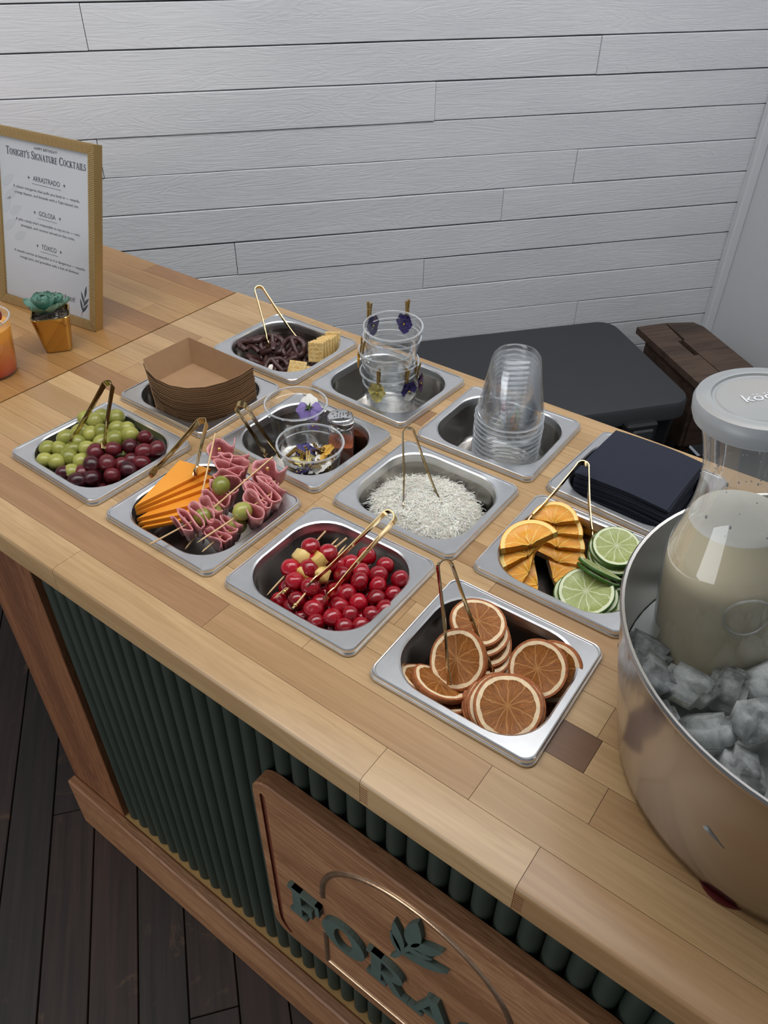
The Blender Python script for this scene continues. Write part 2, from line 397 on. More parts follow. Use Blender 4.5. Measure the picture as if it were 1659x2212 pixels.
# ------------------------------------------------------------------ mesh helpers
class G:
    def __init__(s):
        s.v = []
        s.f = []
        s.mi = []
        s.cur = 0

    def add(s, vs, fs, T=None):
        o = len(s.v)
        for p in vs:
            s.v.append(tuple(T @ Vector(p)) if T is not None else tuple(p))
        for f in fs:
            s.f.append(tuple(i + o for i in f))
            s.mi.append(s.cur)
        return s

    def box(s, x0, y0, z0, x1, y1, z1, b=0.0, T=None):
        c = ((x0 + x1) / 2, (y0 + y1) / 2, (z0 + z1) / 2)
        h = (abs(x1 - x0) / 2, abs(y1 - y0) / 2, abs(z1 - z0) / 2)
        if b <= 0:
            vs = [(c[0] + h[0] * i, c[1] + h[1] * j, c[2] + h[2] * k) for k in (-1, 1) for j in (-1, 1) for i in (-1, 1)]
            return s.add(vs, [(0, 2, 3, 1), (4, 5, 7, 6), (0, 1, 5, 4), (2, 6, 7, 3), (0, 4, 6, 2), (1, 3, 7, 5)], T)
        b = min(b, *(q * 0.95 for q in h))
        vs, ix = [], {}
        for i in (-1, 1):
            for j in (-1, 1):
                for k in (-1, 1):
                    for a in range(3):
                        p = [h[0] - b, h[1] - b, h[2] - b]
                        p[a] = h[a]
                        ix[(i, j, k, a)] = len(vs)
                        vs.append((c[0] + p[0] * i, c[1] + p[1] * j, c[2] + p[2] * k))
        fs = []
        for a in range(3):
            o = [q for q in range(3) if q != a]
            for sg in (-1, 1):
                q = []
                for m, n in ((-1, -1), (1, -1), (1, 1), (-1, 1)):
                    kk = [0, 0, 0]
                    kk[a] = sg
                    kk[o[0]] = m
                    kk[o[1]] = n
                    q.append(ix[(*kk, a)])
                fs.append(q)
        for a in range(3):
            o = [q for q in range(3) if q != a]
            for m in (-1, 1):
                for n in (-1, 1):
                    k1 = [0, 0, 0]
                    k2 = [0, 0, 0]
                    k1[a], k2[a] = -1, 1
                    for kk in (k1, k2):
                        kk[o[0]], kk[o[1]] = m, n
                    fs.append([ix[(*k1, o[0])], ix[(*k2, o[0])], ix[(*k2, o[1])], ix[(*k1, o[1])]])
        for i in (-1, 1):
            for j in (-1, 1):
                for k in (-1, 1):
                    fs.append([ix[(i, j, k, 0)], ix[(i, j, k, 1)], ix[(i, j, k, 2)]])
        C = Vector(c)
        out = []
        for f in fs:
            P = [Vector(vs[i]) for i in f]
            nr = (P[1] - P[0]).cross(P[2] - P[0])
            m = sum(P, Vector()) / len(P) - C
            out.append(tuple(f) if nr.dot(m) > 0 else tuple(reversed(f)))
        return s.add(vs, out, T)

    def loft(s, loops, cap0=False, cap1=False, closed=True, T=None):
        n = len(loops[0])
        vs = [p for l in loops for p in l]
        fs = []
        for a in range(len(loops) - 1):
            for i in range(n if closed else n - 1):
                j = (i + 1) % n
                fs.append((a * n + i, a * n + j, (a + 1) * n + j, (a + 1) * n + i))
        if cap0:
            fs.append(tuple(reversed(range(n))))
        if cap1:
            fs.append(tuple(range((len(loops) - 1) * n, len(loops) * n)))
        return s.add(vs, fs, T)

    def lathe(s, prof, n=32, cap0=False, cap1=False, T=None, a0=0.0, a1=2 * PI):
        full = abs(a1 - a0 - 2 * PI) < 1e-6
        k = n if full else n + 1
        loops = [[(r * math.cos(a0 + (a1 - a0) * i / n), r * math.sin(a0 + (a1 - a0) * i / n), z) for i in range(k)] for r, z in prof]
        return s.loft(loops, cap0, cap1, full, T)

    def tube(s, path, rad, n=8, caps=True, closed=False, T=None):
        P = [Vector(p) for p in path]
        m = len(P)
        rr = rad if isinstance(rad, (list, tuple)) else [rad] * m
        loops = []
        ref = None
        for i in range(m):
            if closed:
                d = P[(i + 1) % m] - P[i - 1]
            else:
                d = P[min(i + 1, m - 1)] - P[max(i - 1, 0)]
            d.normalize()
            if ref is None:
                ref = Vector((0, 0, 1)) if abs(d.z) < 0.9 else Vector((1, 0, 0))
            u = (ref - d * ref.dot(d)).normalized()
            ref = u
            w2 = d.cross(u)
            loops.append([tuple(P[i] + (u * math.cos(2 * PI * k / n) + w2 * math.sin(2 * PI * k / n)) * rr[i]) for k in range(n)])
        if closed:
            loops.append(loops[0])
        return s.loft(loops, caps and not closed, caps and not closed, True, T)

    def prism(s, poly, z0, z1, T=None):
        n = len(poly)
        A = sum(poly[i][0] * poly[(i + 1) % n][1] - poly[(i + 1) % n][0] * poly[i][1] for i in range(n))
        if A < 0:
            poly = list(reversed(poly))
        return s.loft([[(x, y, z0) for x, y in poly], [(x, y, z1) for x, y in poly]], True, True, True, T)

    def ball(s, r, seg=16, rings=10, T=None, fn=None):
        vs = [(0, 0, r if not isinstance(r, tuple) else r[2])]
        rx, ry, rz = r if isinstance(r, tuple) else (r, r, r)
        for a in range(1, rings):
            th = PI * a / rings
            for b in range(seg):
                ph = 2 * PI * b / seg
                vs.append((rx * math.sin(th) * math.cos(ph), ry * math.sin(th) * math.sin(ph), rz * math.cos(th)))
        vs.append((0, 0, -rz))
        if fn:
            vs = [tuple(fn(Vector(p))) for p in vs]
        fs = [(0, 1 + b, 1 + (b + 1) % seg) for b in range(seg)]
        for a in range(rings - 2):
            for b in range(seg):
                i, j = 1 + a * seg + b, 1 + a * seg + (b + 1) % seg
                fs.append((i, i + seg, j + seg, j))
        L = len(vs) - 1
        o = 1 + (rings - 2) * seg
        fs += [(L, o + (b + 1) % seg, o + b) for b in range(seg)]
        return s.add(vs, fs, T)

    def mesh(s, name, mats, smooth=35):
        me = bpy.data.meshes.new(name)
        me.from_pydata(s.v, [], s.f)
        for m in (mats if isinstance(mats, (list, tuple)) else [mats]):
            me.materials.append(M[m] if isinstance(m, str) else m)
        if any(s.mi):
            me.polygons.foreach_set('material_index', s.mi)
        if smooth is not None:
            me.polygons.foreach_set('use_smooth', [True] * len(me.polygons))
            me.set_sharp_from_angle(angle=math.radians(smooth))
        me.update()
        return me

    def obj(s, name, mats, parent=None, smooth=35, mw=None):
        return link(name, s.mesh(name, mats, smooth), parent, mw)


def link(name, me, parent=None, mw=None):
    o = bpy.data.objects.new(name, me)
    COL.objects.link(o)
    if parent is not None:
        o.parent = parent
    if mw is not None:
        o.matrix_local = mw
    return o


def tag(o, label=None, cat=None, group=None, kind=None):
    for k, v in (('label', label), ('category', cat), ('group', group), ('kind', kind)):
        if v:
            o[k] = v
    return o


def thing(name, label, cat, mw=None, group=None):
    o = bpy.data.objects.new(name, None)
    o.empty_display_size = 0.02
    COL.objects.link(o)
    if mw is not None:
        o.matrix_world = mw if isinstance(mw, Matrix) else Matrix.Translation(mw)
    return tag(o, label, cat, group)


KIDS = {}


def dup(o, mw=None, label=None, parent=None):
    c = o.copy()
    COL.objects.link(c)
    if parent is not None:
        c.parent = parent
    if mw is not None:
        c.matrix_world = mw
    if label:
        c['label'] = label
    for ch in o.children:
        dup(ch, None, None, c)
    return c


def frame(pos, z, x=None):
    z = Vector(z).normalized()
    x = Vector(x) if x is not None else (Vector((1, 0, 0)) if abs(z.x) < 0.9 else Vector((0, 1, 0)))
    x = (x - z * x.dot(z)).normalized()
    y = z.cross(x)
    return Matrix(((x.x, y.x, z.x, pos[0]), (x.y, y.y, z.y, pos[1]), (x.z, y.z, z.z, pos[2]), (0, 0, 0, 1)))


def rrect(wd, ht, r, n=8, z=0.0, cx=0.0, cy=0.0):
    out = []
    for (sx, sy, a) in ((1, 1, 0), (-1, 1, PI / 2), (-1, -1, PI), (1, -1, 1.5 * PI)):
        for i in range(n + 1):
            t = a + PI / 2 * i / n
            out.append((cx + sx * (wd / 2 - r) + r * math.cos(t), cy + sy * (ht / 2 - r) + r * math.sin(t), z))
    return out


ORD = ['first', 'second', 'third', 'fourth', 'fifth', 'sixth', 'seventh', 'eighth', 'ninth', 'tenth', 'eleventh', 'twelfth', 'thirteenth', 'fourteenth', 'fifteenth', 'sixteenth', 'seventeenth', 'eighteenth', 'nineteenth', 'twentieth',
       'twenty-first', 'twenty-second', 'twenty-third', 'twenty-fourth', 'twenty-fifth', 'twenty-sixth']


def pile_labels(P, noun, where, per=5):
    """labels by row (nearest first) and by place in the row"""
    n = len(P)
    order = sorted(range(n), key=lambda i: (Vector(P[i]) - CAMP).dot(FWD))
    lab = [None] * n
    rows = [order[i:i + per] for i in range(0, n, per)]
    for k, rw in enumerate(rows):
        rw = sorted(rw, key=lambda i: (Vector(P[i]) - CAMP).dot(RGT))
        rn = 'nearest row' if k == 0 else ('farthest row' if k == len(rows) - 1 else ORD[k] + ' row back')
        for j, i in enumerate(rw):
            lab[i] = f'{noun}, {ORD[j]} from left in the {rn} of {where}'
    return lab


def text_mesh(txt, size, align='CENTER', xs=1.0, ext=0.0):
    cu = bpy.data.curves.new('txt', 'FONT')
    cu.body = txt
    cu.size = size
    cu.align_x = align
    cu.extrude = ext
    cu.resolution_u = 3
    o = bpy.data.objects.new('txt', cu)
    COL.objects.link(o)
    dg = bpy.context.evaluated_depsgraph_get()
    me = bpy.data.meshes.new_from_object(o.evaluated_get(dg))
    bpy.data.objects.remove(o)
    bpy.data.curves.remove(cu)
    if xs != 1.0:
        me.transform(Matrix.Diagonal((xs, 1, 1, 1)))
    return me

# ================================================================== the room
U = Vector((0.6346, 0.7728, 0))           # along the planked wall
N = Vector((0.7728, -0.6346, 0))          # out of the planked wall
O = Vector((-0.6611, 0.8835, 0))          # a point of the wall, at z = 0
WM = Matrix(((U.x, -N.x, 0, O.x), (U.y, -N.y, 0, O.y), (0, 0, 1, 0), (0, 0, 0, 1)))   # local x along wall, y into wall
UC = 1.6
CEIL = 1.80
g = G()
g.box(-2.6, 0.022, FLOOR, UC + 0.1, 0.12, CEIL)
wall = g.obj('wall_back', 'wallback', None, None, WM)
tag(wall, kind='structure')
rows = [0.2817 + 0.0866 * k for k in range(-14, 18)]
joints = {4: [-0.141], 3: [1.055], 2: [0.637], 1: [-0.163], 0: [1.038], -1: [0.84], -2: [0.119], -3: [0.627], -5: [1.117]}
for k in range(-15, 17):
    z1 = 0.2817 + 0.0866 * (k - 3)
    z0 = z1 - 0.0866
    z0c, z1c = max(z0, FLOOR), min(z1, CEIL)
    if z1c - z0c < 0.01:
        continue
    js = joints.get(k, None)
    if js is None:
        js = [] if k == -4 else [rnd.uniform(-0.6, 1.2)]
    us = [-2.6] + ([js[0] - 1.5] if js and js[0] > -0.9 else []) + js + [UC]
    for a, b in zip(us[:-1], us[1:]):
        gap = rnd.choice([0.0012, 0.002, 0.003, 0.004]) if k > -3 else rnd.choice([0.001, 0.002, 0.003])
        d = rnd.uniform(-0.0022, 0.0016)
        q = G()
        # wavy sawn lower edge
        nseg = max(2, int((b - a) / 0.06))
        fr, bk = [], []
        lo, hi = [], []
        for i in range(nseg + 1):
            x = a + 0.0007 + (b - a - 0.0014) * i / nseg
            lo.append((x, z0c + gap * 0.5 + 0.0006 * noise.noise((x * 9, k * 3.1, 0.3))))
            hi.append((x, z1c - gap * 0.5 + 0.0006 * noise.noise((x * 9, k * 3.1, 9.3))))
        e = 0.0012
        loops = [[(x, 0.020, z) for x, z in lo], [(x, d + e, z) for x, z in lo], [(x, d, z + e) for x, z in lo],
                 [(x, d, z - e) for x, z in hi], [(x, d + e, z) for x, z in hi], [(x, 0.020, z) for x, z in hi]]
        q.loft(loops, False, False, False)
        m = len(lo)
        q.f.append(tuple(r * m for r in range(6)))
        q.f.append(tuple(r * m + m - 1 for r in reversed(range(6))))
        q.mi += [0, 0]
        q.obj('plank', 'plank', wall, 30)
g = G()
g.box(UC, -3.6, FLOOR, UC + 0.08, 0.12, CEIL)
tag(g.obj('wall_right', 'white', None, None, WM), kind='structure')
g = G()
g.box(UC - 0.030, -0.026, FLOOR, UC, 0.0, CEIL, 0.004)
tag(g.obj('trim_1', 'white', None, 30, WM), kind='structure')
g = G()
g.box(-2.6, -3.6, CEIL, UC + 0.1, 0.12, CEIL + 0.06)
tag(g.obj('ceiling', 'white', None, None, WM), kind='structure')
# floorboards run square to the planked wall
g = G()
g.box(-2.6, -3.6, FLOOR - 0.05, UC, 0.12, FLOOR - 0.012)
fl = g.obj('floor', 'black', None, None, WM)
tag(fl, kind='structure')
FM = Matrix(((N.x, U.x, 0, O.x), (N.y, U.y, 0, O.y), (0, 0, 1, 0), (0, 0, 0, 1)))      # local x out of wall, y along wall
OU = O.dot(U)
lines = [-0.273 - OU + 0.0855 * k for k in range(-22, 14)]
for k, y0 in enumerate(lines):
    y1 = y0 + 0.0855
    if y1 > UC:
        y1 = UC
    if y1 - y0 < 0.01:
        continue
    xs = [0.0]
    ref = (Vector((0.352, -0.176, 0)) - O)
    if abs((ref.dot(U)) - (y0 + y1) / 2) < 0.043:
        xs += [ref.dot(N)]
    else:
        xs += [rnd.uniform(0.6, 2.2)]
    xs.append(3.6)
    for a, b in zip(xs[:-1], xs[1:]):
        q = G()
        dz = rnd.uniform(-0.0010, 0)
        q.box(a + 0.0008, y0 + 0.0011, FLOOR - 0.014, b - 0.0008, y1 - 0.0011, FLOOR + dz, 0.0012)
        q.obj('floorboard', 'floor', fl, None, FM @ WM.inverted() @ Matrix() if False else WM.inverted() @ FM)

# ================================================================== bar counter
PANS = [(0.0890, 0.0757, -0.013), (0.2863, 0.0716, 0.009), (0.4792, 0.0764, 0.0165), (0.6789, 0.0731, 0.0214),
        (0.0860, 0.2549, 0.0049), (0.2862, 0.2574, -0.022), (0.4845, 0.2544, -0.0014), (0.6817, 0.2590, 0.0103),
        (0.0892, 0.4347, 0.0036), (0.2880, 0.4422, -0.033), (0.4841, 0.4338, 0.0226), (0.6838, 0.4328, -0.0537)]
HOLES = [(x - 0.0800, y - 0.0730, x + 0.0800, y + 0.0730) for x, y, a in PANS]
YF = -0.1004
PITCH = 0.0403
TH = 0.0385
TONES = [srgb(206, 168, 122), srgb(198, 158, 112), srgb(190, 148, 104), srgb(178, 134, 94), srgb(160, 116, 80), srgb(212, 178, 134)]


def slab(name, x0, x1, known, tones, label, holes):
    root = thing(name, label, 'countertop', Matrix.Translation((0, 0, 0)))
    for r in range(16):
        y0 = YF + PITCH * r
        y1 = y0 + PITCH
        ends = known.get(r)
        if ends is None:
            ends = []
            x = x0 + rnd.uniform(0.06, 0.3)
            while x < x1 - 0.06:
                ends.append((x, None))
                x += rnd.uniform(0.14, 0.42)
        ends = [(x0, None)] + sorted(ends, key=lambda e: e[0]) + [(x1, None)]
        for i in range(len(ends) - 1):
            a, b = ends[i][0], ends[i + 1][0]
            tone = ends[i][1] or rnd.choice(tones)
            jit = rnd.uniform(0.93, 1.05)
            q = G()
            hs = [h for h in holes if h[0] < b and h[2] > a and h[1] < y1 and h[3] > y0]
            gp = 0.00022
            if not hs:
                if r == 0:
                    pr = [(y1 - gp, ZC), (y0 + 0.0050, ZC), (y0 + 0.0018, ZC - 0.0010), (y0 + 0.0004, ZC - 0.0032), (y0, ZC - 0.0058),
                          (y0, ZC - TH + 0.003), (y0 + 0.003, ZC - TH), (y1 - gp, ZC - TH)]
                    q.loft([[(xx, yy, zz) for yy, zz in pr] for xx in (a + gp, b - gp)], True, True)
                elif r == 15:
                    pr = [(y1, ZC - TH), (y1, ZC - 0.004), (y1 - 0.004, ZC), (y0 + gp, ZC), (y0 + gp, ZC - TH)]
                    q.loft([[(xx, yy, zz) for yy, zz in pr] for xx in (a + gp, b - gp)], True, True)
                else:
                    q.box(a + gp, y0 + gp, ZC - TH, b - gp, y1 - gp, ZC)
            else:
                xs = sorted({a + gp, b - gp, *[min(max(h[0], a + gp), b - gp) for h in hs], *[min(max(h[2], a + gp), b - gp) for h in hs]})
                ys = sorted({y0 + gp, y1 - gp, *[min(max(h[1], y0 + gp), y1 - gp) for h in hs], *[min(max(h[3], y0 + gp), y1 - gp) for h in hs]})
                cells = {}
                for i_, (p0, p1) in enumerate(zip(xs[:-1], xs[1:])):
                    for j_, (q0, q1) in enumerate(zip(ys[:-1], ys[1:])):
                        mx, my = (p0 + p1) / 2, (q0 + q1) / 2
                        if p1 - p0 > 1e-5 and q1 - q0 > 1e-5 and not any(h[0] < mx < h[2] and h[1] < my < h[3] for h in hs):
                            cells[(i_, j_)] = (p0, q0, p1, q1)
                while cells:
                    todo = [next(iter(cells))]
                    q = G()
                    while todo:
                        c_ = todo.pop()
                        if c_ not in cells:
                            continue
                        x_0, y_0, x_1, y_1 = cells.pop(c_)
                        q.box(x_0, y_0, ZC - TH, x_1, y_1, ZC)
                        todo += [(c_[0] + 1, c_[1]), (c_[0] - 1, c_[1]), (c_[0], c_[1] + 1), (c_[0], c_[1] - 1)]
                    o = q.obj('stave', 'maple', root, 30)
                    o.color = (tone[0] * jit, tone[1] * jit, tone[2] * jit, 1)
                continue
            o = q.obj('stave', 'maple', root, 30)
            o.color = (tone[0] * jit, tone[1] * jit, tone[2] * jit, 1)
    return root


LT, MD, TN, DK, WN = srgb(192, 160, 117), srgb(185, 152, 109), srgb(174, 139, 98), srgb(158, 121, 85), srgb(118, 86, 61)
known = {0: [(0.226, LT), (0.6554, LT), (0.8066, TN), (1.25, LT)],
         1: [(-0.02, DK), (0.42, TN), (0.739, LT), (1.02, MD), (1.3, LT)],
         2: [(0.16, LT), (0.52, MD), (0.829, TN), (1.1, LT)],
         3: [(0.10, MD), (0.40, LT), (0.7345, WN), (0.8055, MD), (1.2, LT)],
         4: [(0.2, TN), (0.575, LT), (0.80, TN), (1.1, MD)]}
top = slab('butcher_block_countertop', -0.1262, 1.45, known, [LT, MD, TN, MD, DK, LT], 'maple butcher block countertop of the bar with twelve steel pans sunk into it', HOLES)
fj = G()
for xx in (0.6554, 0.8066):
    for k in range(7):
        z = ZC - 0.010 - k * 0.0034
        fj.box(xx - 0.0001, YF - 0.00015, z, xx + 0.0085, YF + 0.0004, z + 0.0009)
fj.obj('finger_joint', 'groove', top, None)
OT = [srgb(178, 138, 88), srgb(172, 130, 80), srgb(166, 123, 74), srgb(180, 142, 92), srgb(154, 112, 69), srgb(169, 127, 78)]
top2 = slab('butcher_block_countertop', -0.84, -0.1285, {}, OT, 'warmer toned butcher block countertop left of the seam, under the menu frame', [])

# cabinet of the right counter
root = thing('bar_cabinet', 'bar cabinet front of fluted dark green slats with a cherry wood post and base', 'bar', Matrix.Translation((0, 0, 0)))
g = G()
g.box(-0.108, -0.030, -0.80, 1.40, -0.012, ZC - TH - 0.0005)
g.obj('back_panel', 'green', root)
g = G()
g.box(-0.108, -0.012, -0.945, -0.088, 0.50, ZC - TH - 0.0005)
g.obj('side_panel', 'cherrywood', root)
g = G()
g.box(-0.108, -0.0508, -0.7995, 0.0430, -0.0305, ZC - TH - 0.0005, 0.0012)
g.obj('corner_post', 'cherrywood', root)
g = G()
g.box(-0.108, -0.0685, FLOOR + 0.001, 1.40, -0.0495, -0.80, 0.003)
g.obj('base_board', 'cherrywood_x', root)
g = G()
g.box(-0.106, -0.0493, -0.84, 1.40, 0.02, -0.8005)
g.obj('base_ledge', 'ledge', root)
sl = G()
pr = [(0.0133 * math.cos(t), -0.0005 - 0.0138 * math.sin(t)) for t in [PI * i / 10 for i in range(11)]]
sl.prism(pr, -0.7985, ZC - TH - 0.0006)
sm = sl.mesh('slat', 'green', 50)
x = 0.0580
while x < 1.38:
    link('slat', sm, root, Matrix.Translation((x, -0.0303, 0)))
    x += 0.0270
# cabinet under the left counter stands back under a deep overhang
root = thing('bar_cabinet', 'plain green cabinet set back under the left countertop', 'bar', Matrix.Translation((0, 0, 0)))
g = G()
g.box(-0.80, 0.26, FLOOR + 0.001, -0.150, 0.50, ZC - TH - 0.0005)
g.obj('body', 'green', root)

# ================================================================== carved sign
SY = -0.0665
sign = thing('wooden_sign', 'carved cherry wood sign with green raised letters hung on the green slats', 'sign', Matrix.Translation((0.70, SY, -0.43)))
# local: x right, y up, z toward the viewer
SM = Matrix(((1, 0, 0, 0.70), (0, 0, -1, SY), (0, 1, 0, -0.43), (0, 0, 0, 1)))
sign.matrix_world = SM
b = rrect(0.476, 0.402, 0.032, 8, 0, 0, 0.0)


def sc_loop(l, inset, z):
    return [(x * (1 - inset / 0.238), y * (1 - inset / 0.201), z) for x, y, _ in l]


g = G()
g.loft([sc_loop(b, 0, -0.0215), sc_loop(b, 0, -0.002), sc_loop(b, 0.002, 0.0)], True, True)
me = g.mesh('board', 'cherrywood_x', None)
bo = link('board', me, sign)
cut = G()
path = []
for y in (0.172, -0.150):
    path.append((-0.2205, y))
path += [(-0.2185, -0.166), (-0.2120, -0.178), (-0.204, -0.184)]
left, right = [], []
hw = 0.0042
for i, p_ in enumerate(path):
    a = Vector(path[max(i - 1, 0)])
    c_ = Vector(path[min(i + 1, len(path) - 1)])
    d_ = (c_ - a).normalized()
    nn = Vector((-d_.y, d_.x))
    left.append(tuple(Vector(p_) + nn * hw))
    right.append(tuple(Vector(p_) - nn * hw))
cap = [(path[0][0] + hw * math.cos(t), path[0][1] + hw * math.sin(t)) for t in [PI * i / 6 for i in range(1, 6)]]
poly = left + list(reversed(right))
poly = list(reversed(right)) + cap[::1] + left if False else right[::-1] + [(path[0][0] - hw * 0, path[0][1] + hw)] + left
cut.prism(poly, -0.003, 0.01)
co = cut.obj('cutter', 'groove')
co.matrix_world = SM
md = bo.modifiers.new('b', 'BOOLEAN')
md.object = co
md.operation = 'DIFFERENCE'
md.material_mode = 'TRANSFER'
bpy.context.view_layer.update()
nm = bpy.data.meshes.new_from_object(bo.evaluated_get(bpy.context.evaluated_depsgraph_get()))
bo.modifiers.clear()
bo.data = nm
nm.polygons.foreach_set('use_smooth', [True] * len(nm.polygons))
nm.set_sharp_from_angle(angle=math.radians(30))
bpy.data.objects.remove(co)
# copper arch, interrupted by the word
g = G()
cz = -0.3915 + 0.43
ar = []
for i in range(41):
    t = PI - PI * i / 40
    ar.append((0.134 * math.cos(t), cz + 0.134 * math.sin(t), 0.0))
ar = [(-0.134, cz - 0.012, 0)] + ar + [(0.134, cz - 0.012, 0)]


def bead(path, wd, ht, gg):
    loops = []
    P = [Vector(p) for p in path]
    for i, p in enumerate(P):
        d = (P[min(i + 1, len(P) - 1)] - P[max(i - 1, 0)]).normalized()
        nn = Vector((-d.y, d.x, 0))
        loops.append([tuple(p + nn * (wd / 2 * math.cos(t)) + Vector((0, 0, ht * math.sin(t) - 0.001))) for t in [PI * k / 6 for k in range(7)]])
    gg.loft(loops, True, True, True)


bead(ar, 0.0095, 0.0042, g)
g.obj('arch_moulding', 'copper', sign)
g = G()
bead([(-0.134, -0.073, 0), (-0.134, -0.170, 0)], 0.0095, 0.0042, g)
bead([(-0.134, -0.170, 0), (0.134, -0.170, 0)], 0.0095, 0.0042, g)
bead([(0.134, -0.170, 0), (0.134, -0.073, 0)], 0.0095, 0.0042, g)
g.obj('lower_moulding', 'copper', sign)


# a small serif alphabet made of strokes, cap height 1 ------------------------------------------------
def ring(cx, cy, rx, ry, tx, ty, a0=0, a1=360, n=28):
    o, i_ = [], []
    for k in range(n + 1):
        t = math.radians(a0 + (a1 - a0) * k / n)
        o.append((cx + rx * math.cos(t), cy + ry * math.sin(t)))
        i_.append((cx + (rx - tx) * math.cos(t), cy + (ry - ty) * math.sin(t)))
    return ('ring', o, i_)


def bar(x0, y0, x1, y1, wd):
    d = Vector((x1 - x0, y1 - y0)).normalized()
    n_ = Vector((-d.y, d.x)) * wd / 2
    return ('poly', [(x0 + n_.x, y0 + n_.y), (x0 - n_.x, y0 - n_.y), (x1 - n_.x, y1 - n_.y), (x1 + n_.x, y1 + n_.y)])


def rect(x0, y0, x1, y1):
    return ('poly', [(x0, y0), (x1, y0), (x1, y1), (x0, y1)])


def glyph(c, T=0.15, S=0.055, e=0.07):
    """strokes and advance of one capital; T thick stem, S serif, e serif overhang"""
    def stem(x, y0=0, y1=1, t=T):
        return [rect(x, y0, x + t, y1), rect(x - e, y0, x + t + e, y0 + S), rect(x - e, y1 - S, x + t + e, y1)]
    L = e
    if T > 0.19:
        if c == 'F':
            return [rect(0.10, 0, 0.10 + T, 1), rect(0, 0, 0.42, 0.11), rect(0, 0.88, 0.76, 1), rect(0.66, 0.64, 0.76, 1), rect(0.10, 0.42, 0.54, 0.53), rect(0.48, 0.32, 0.58, 0.64)], 0.78
        if c == 'R':
            return [rect(0.10, 0, 0.10 + T, 1), rect(0, 0, 0.42, 0.11), rect(0, 0.89, 0.40, 1), rect(0.2, 0.42, 0.42, 0.53), ring(0.40, 0.71, 0.36, 0.29, 0.19, 0.12, -90, 90, 14), bar(0.40, 0.50, 0.68, 0.03, 0.20), rect(0.60, 0, 0.88, 0.11)], 0.90
        if c == 'A':
            return [bar(0.14, 0.02, 0.44, 0.98, 0.10), bar(0.74, 0.02, 0.43, 0.98, 0.22), rect(0.22, 0.28, 0.66, 0.38), rect(0, 0, 0.30, 0.11), rect(0.56, 0, 0.94, 0.11)], 0.95
        if c == 'E':
            return [rect(0.10, 0, 0.10 + T, 1), rect(0, 0, 0.76, 0.11), rect(0.66, 0, 0.76, 0.34), rect(0, 0.89, 0.74, 1), rect(0.64, 0.66, 0.74, 1), rect(0.1, 0.45, 0.54, 0.55), rect(0.48, 0.34, 0.58, 0.66)], 0.78
    if c == 'T':
        return [rect(0.24, 0, 0.24 + T, 1), rect(0.24 - e, 0, 0.24 + T + e, S), rect(0, 1 - S, 0.48 + T, 1), rect(0, 0.78, S, 1), rect(0.48 + T - S, 0.78, 0.48 + T, 1)], 0.56 + T
    if c == 'O':
        return [ring(0.36, 0.5, 0.36, 0.5, T, S)], 0.8
    if c == 'N':
        return [rect(L, 0, L + S, 1), rect(0, 0, L + S + e, S), rect(0, 1 - S, L + T * 0.8, 1), bar(L + 0.03, 0.98, L + 0.5, 0.04, T), rect(L + 0.47, 0, L + 0.47 + S, 1), rect(L + 0.40, 1 - S, L + 0.6, 1)], 0.76
    if c == 'I':
        return stem(L), 2 * L + T + 0.06
    if c == 'H':
        return stem(L) + stem(L + 0.42) + [rect(L, 0.5 - S / 2, L + 0.45, 0.5 + S / 2)], 2 * L + 0.42 + T + 0.06
    if c == 'L':
        return stem(L) + [rect(L, 0, L + 0.48, S), rect(L + 0.48 - S, 0, L + 0.48, 0.26)], 0.62
    if c == 'E':
        return stem(L) + [rect(L, 0, L + 0.5, S), rect(L + 0.5 - S, 0, L + 0.5, 0.26), rect(L, 1 - S, L + 0.46, 1), rect(L + 0.46 - S, 0.76, L + 0.46, 1), rect(L, 0.5 - S / 2, L + 0.34, 0.5 + S / 2), rect(L + 0.34 - S, 0.38, L + 0.34, 0.62)], 0.66
    if c == 'F':
        return stem(L) + [rect(L, 1 - S, L + 0.5, 1), rect(L + 0.5 - S, 0.74, L + 0.5, 1), rect(L, 0.48 - S / 2, L + 0.34, 0.48 + S / 2), rect(L + 0.34 - S, 0.34, L + 0.34, 0.62)], 0.66
    if c == 'A':
        return [bar(L + 0.03, 0, L + 0.3, 1, S), bar(L + 0.58, 0, L + 0.29, 1, T), rect(L + 0.1, 0.3, L + 0.5, 0.3 + S), rect(0, 0, L + 0.14, S), rect(L + 0.42, 0, L + 0.72, S)], 0.84
    if c == 'R':
        return stem(L) + [ring(L + 0.22, 0.74, 0.30, 0.26, T, S, -90, 90, 14), rect(L, 1 - S, L + 0.22, 1), rect(L, 0.48, L + 0.22, 0.48 + S), bar(L + 0.28, 0.5, L + 0.50, 0.03, T), rect(L + 0.44, 0, L + 0.64, S)], 0.76
    if c == 'P':
        return stem(L) + [ring(L + 0.22, 0.72, 0.30, 0.28, T, S, -90, 90, 14), rect(L, 1 - S, L + 0.22, 1), rect(L, 0.44, L + 0.22, 0.44 + S)], 0.66
    if c == 'G':
        return [ring(0.36, 0.5, 0.36, 0.5, T, S, 40, 330, 24), rect(0.52, 0.05, 0.52 + T, 0.42), rect(0.44, 0.42 - S, 0.76, 0.42), rect(0.60, 0.72, 0.60 + S, 0.98)], 0.84
    if c == 'C':
        return [ring(0.36, 0.5, 0.36, 0.5, T, S, 42, 318, 24), rect(0.60, 0.70, 0.60 + S, 0.98), rect(0.60, 0.02, 0.60 + S, 0.26)], 0.76
    if c == 'S':
        return [ring(0.26, 0.74, 0.24, 0.26, T * 0.8, S, 30, 240, 16), ring(0.26, 0.26, 0.26, 0.26, T * 0.8, S, -150, 60, 16), bar(0.10, 0.60, 0.44, 0.38, T), rect(0.44, 0.72, 0.44 + S, 0.96), rect(0.0, 0.04, S, 0.28)], 0.60
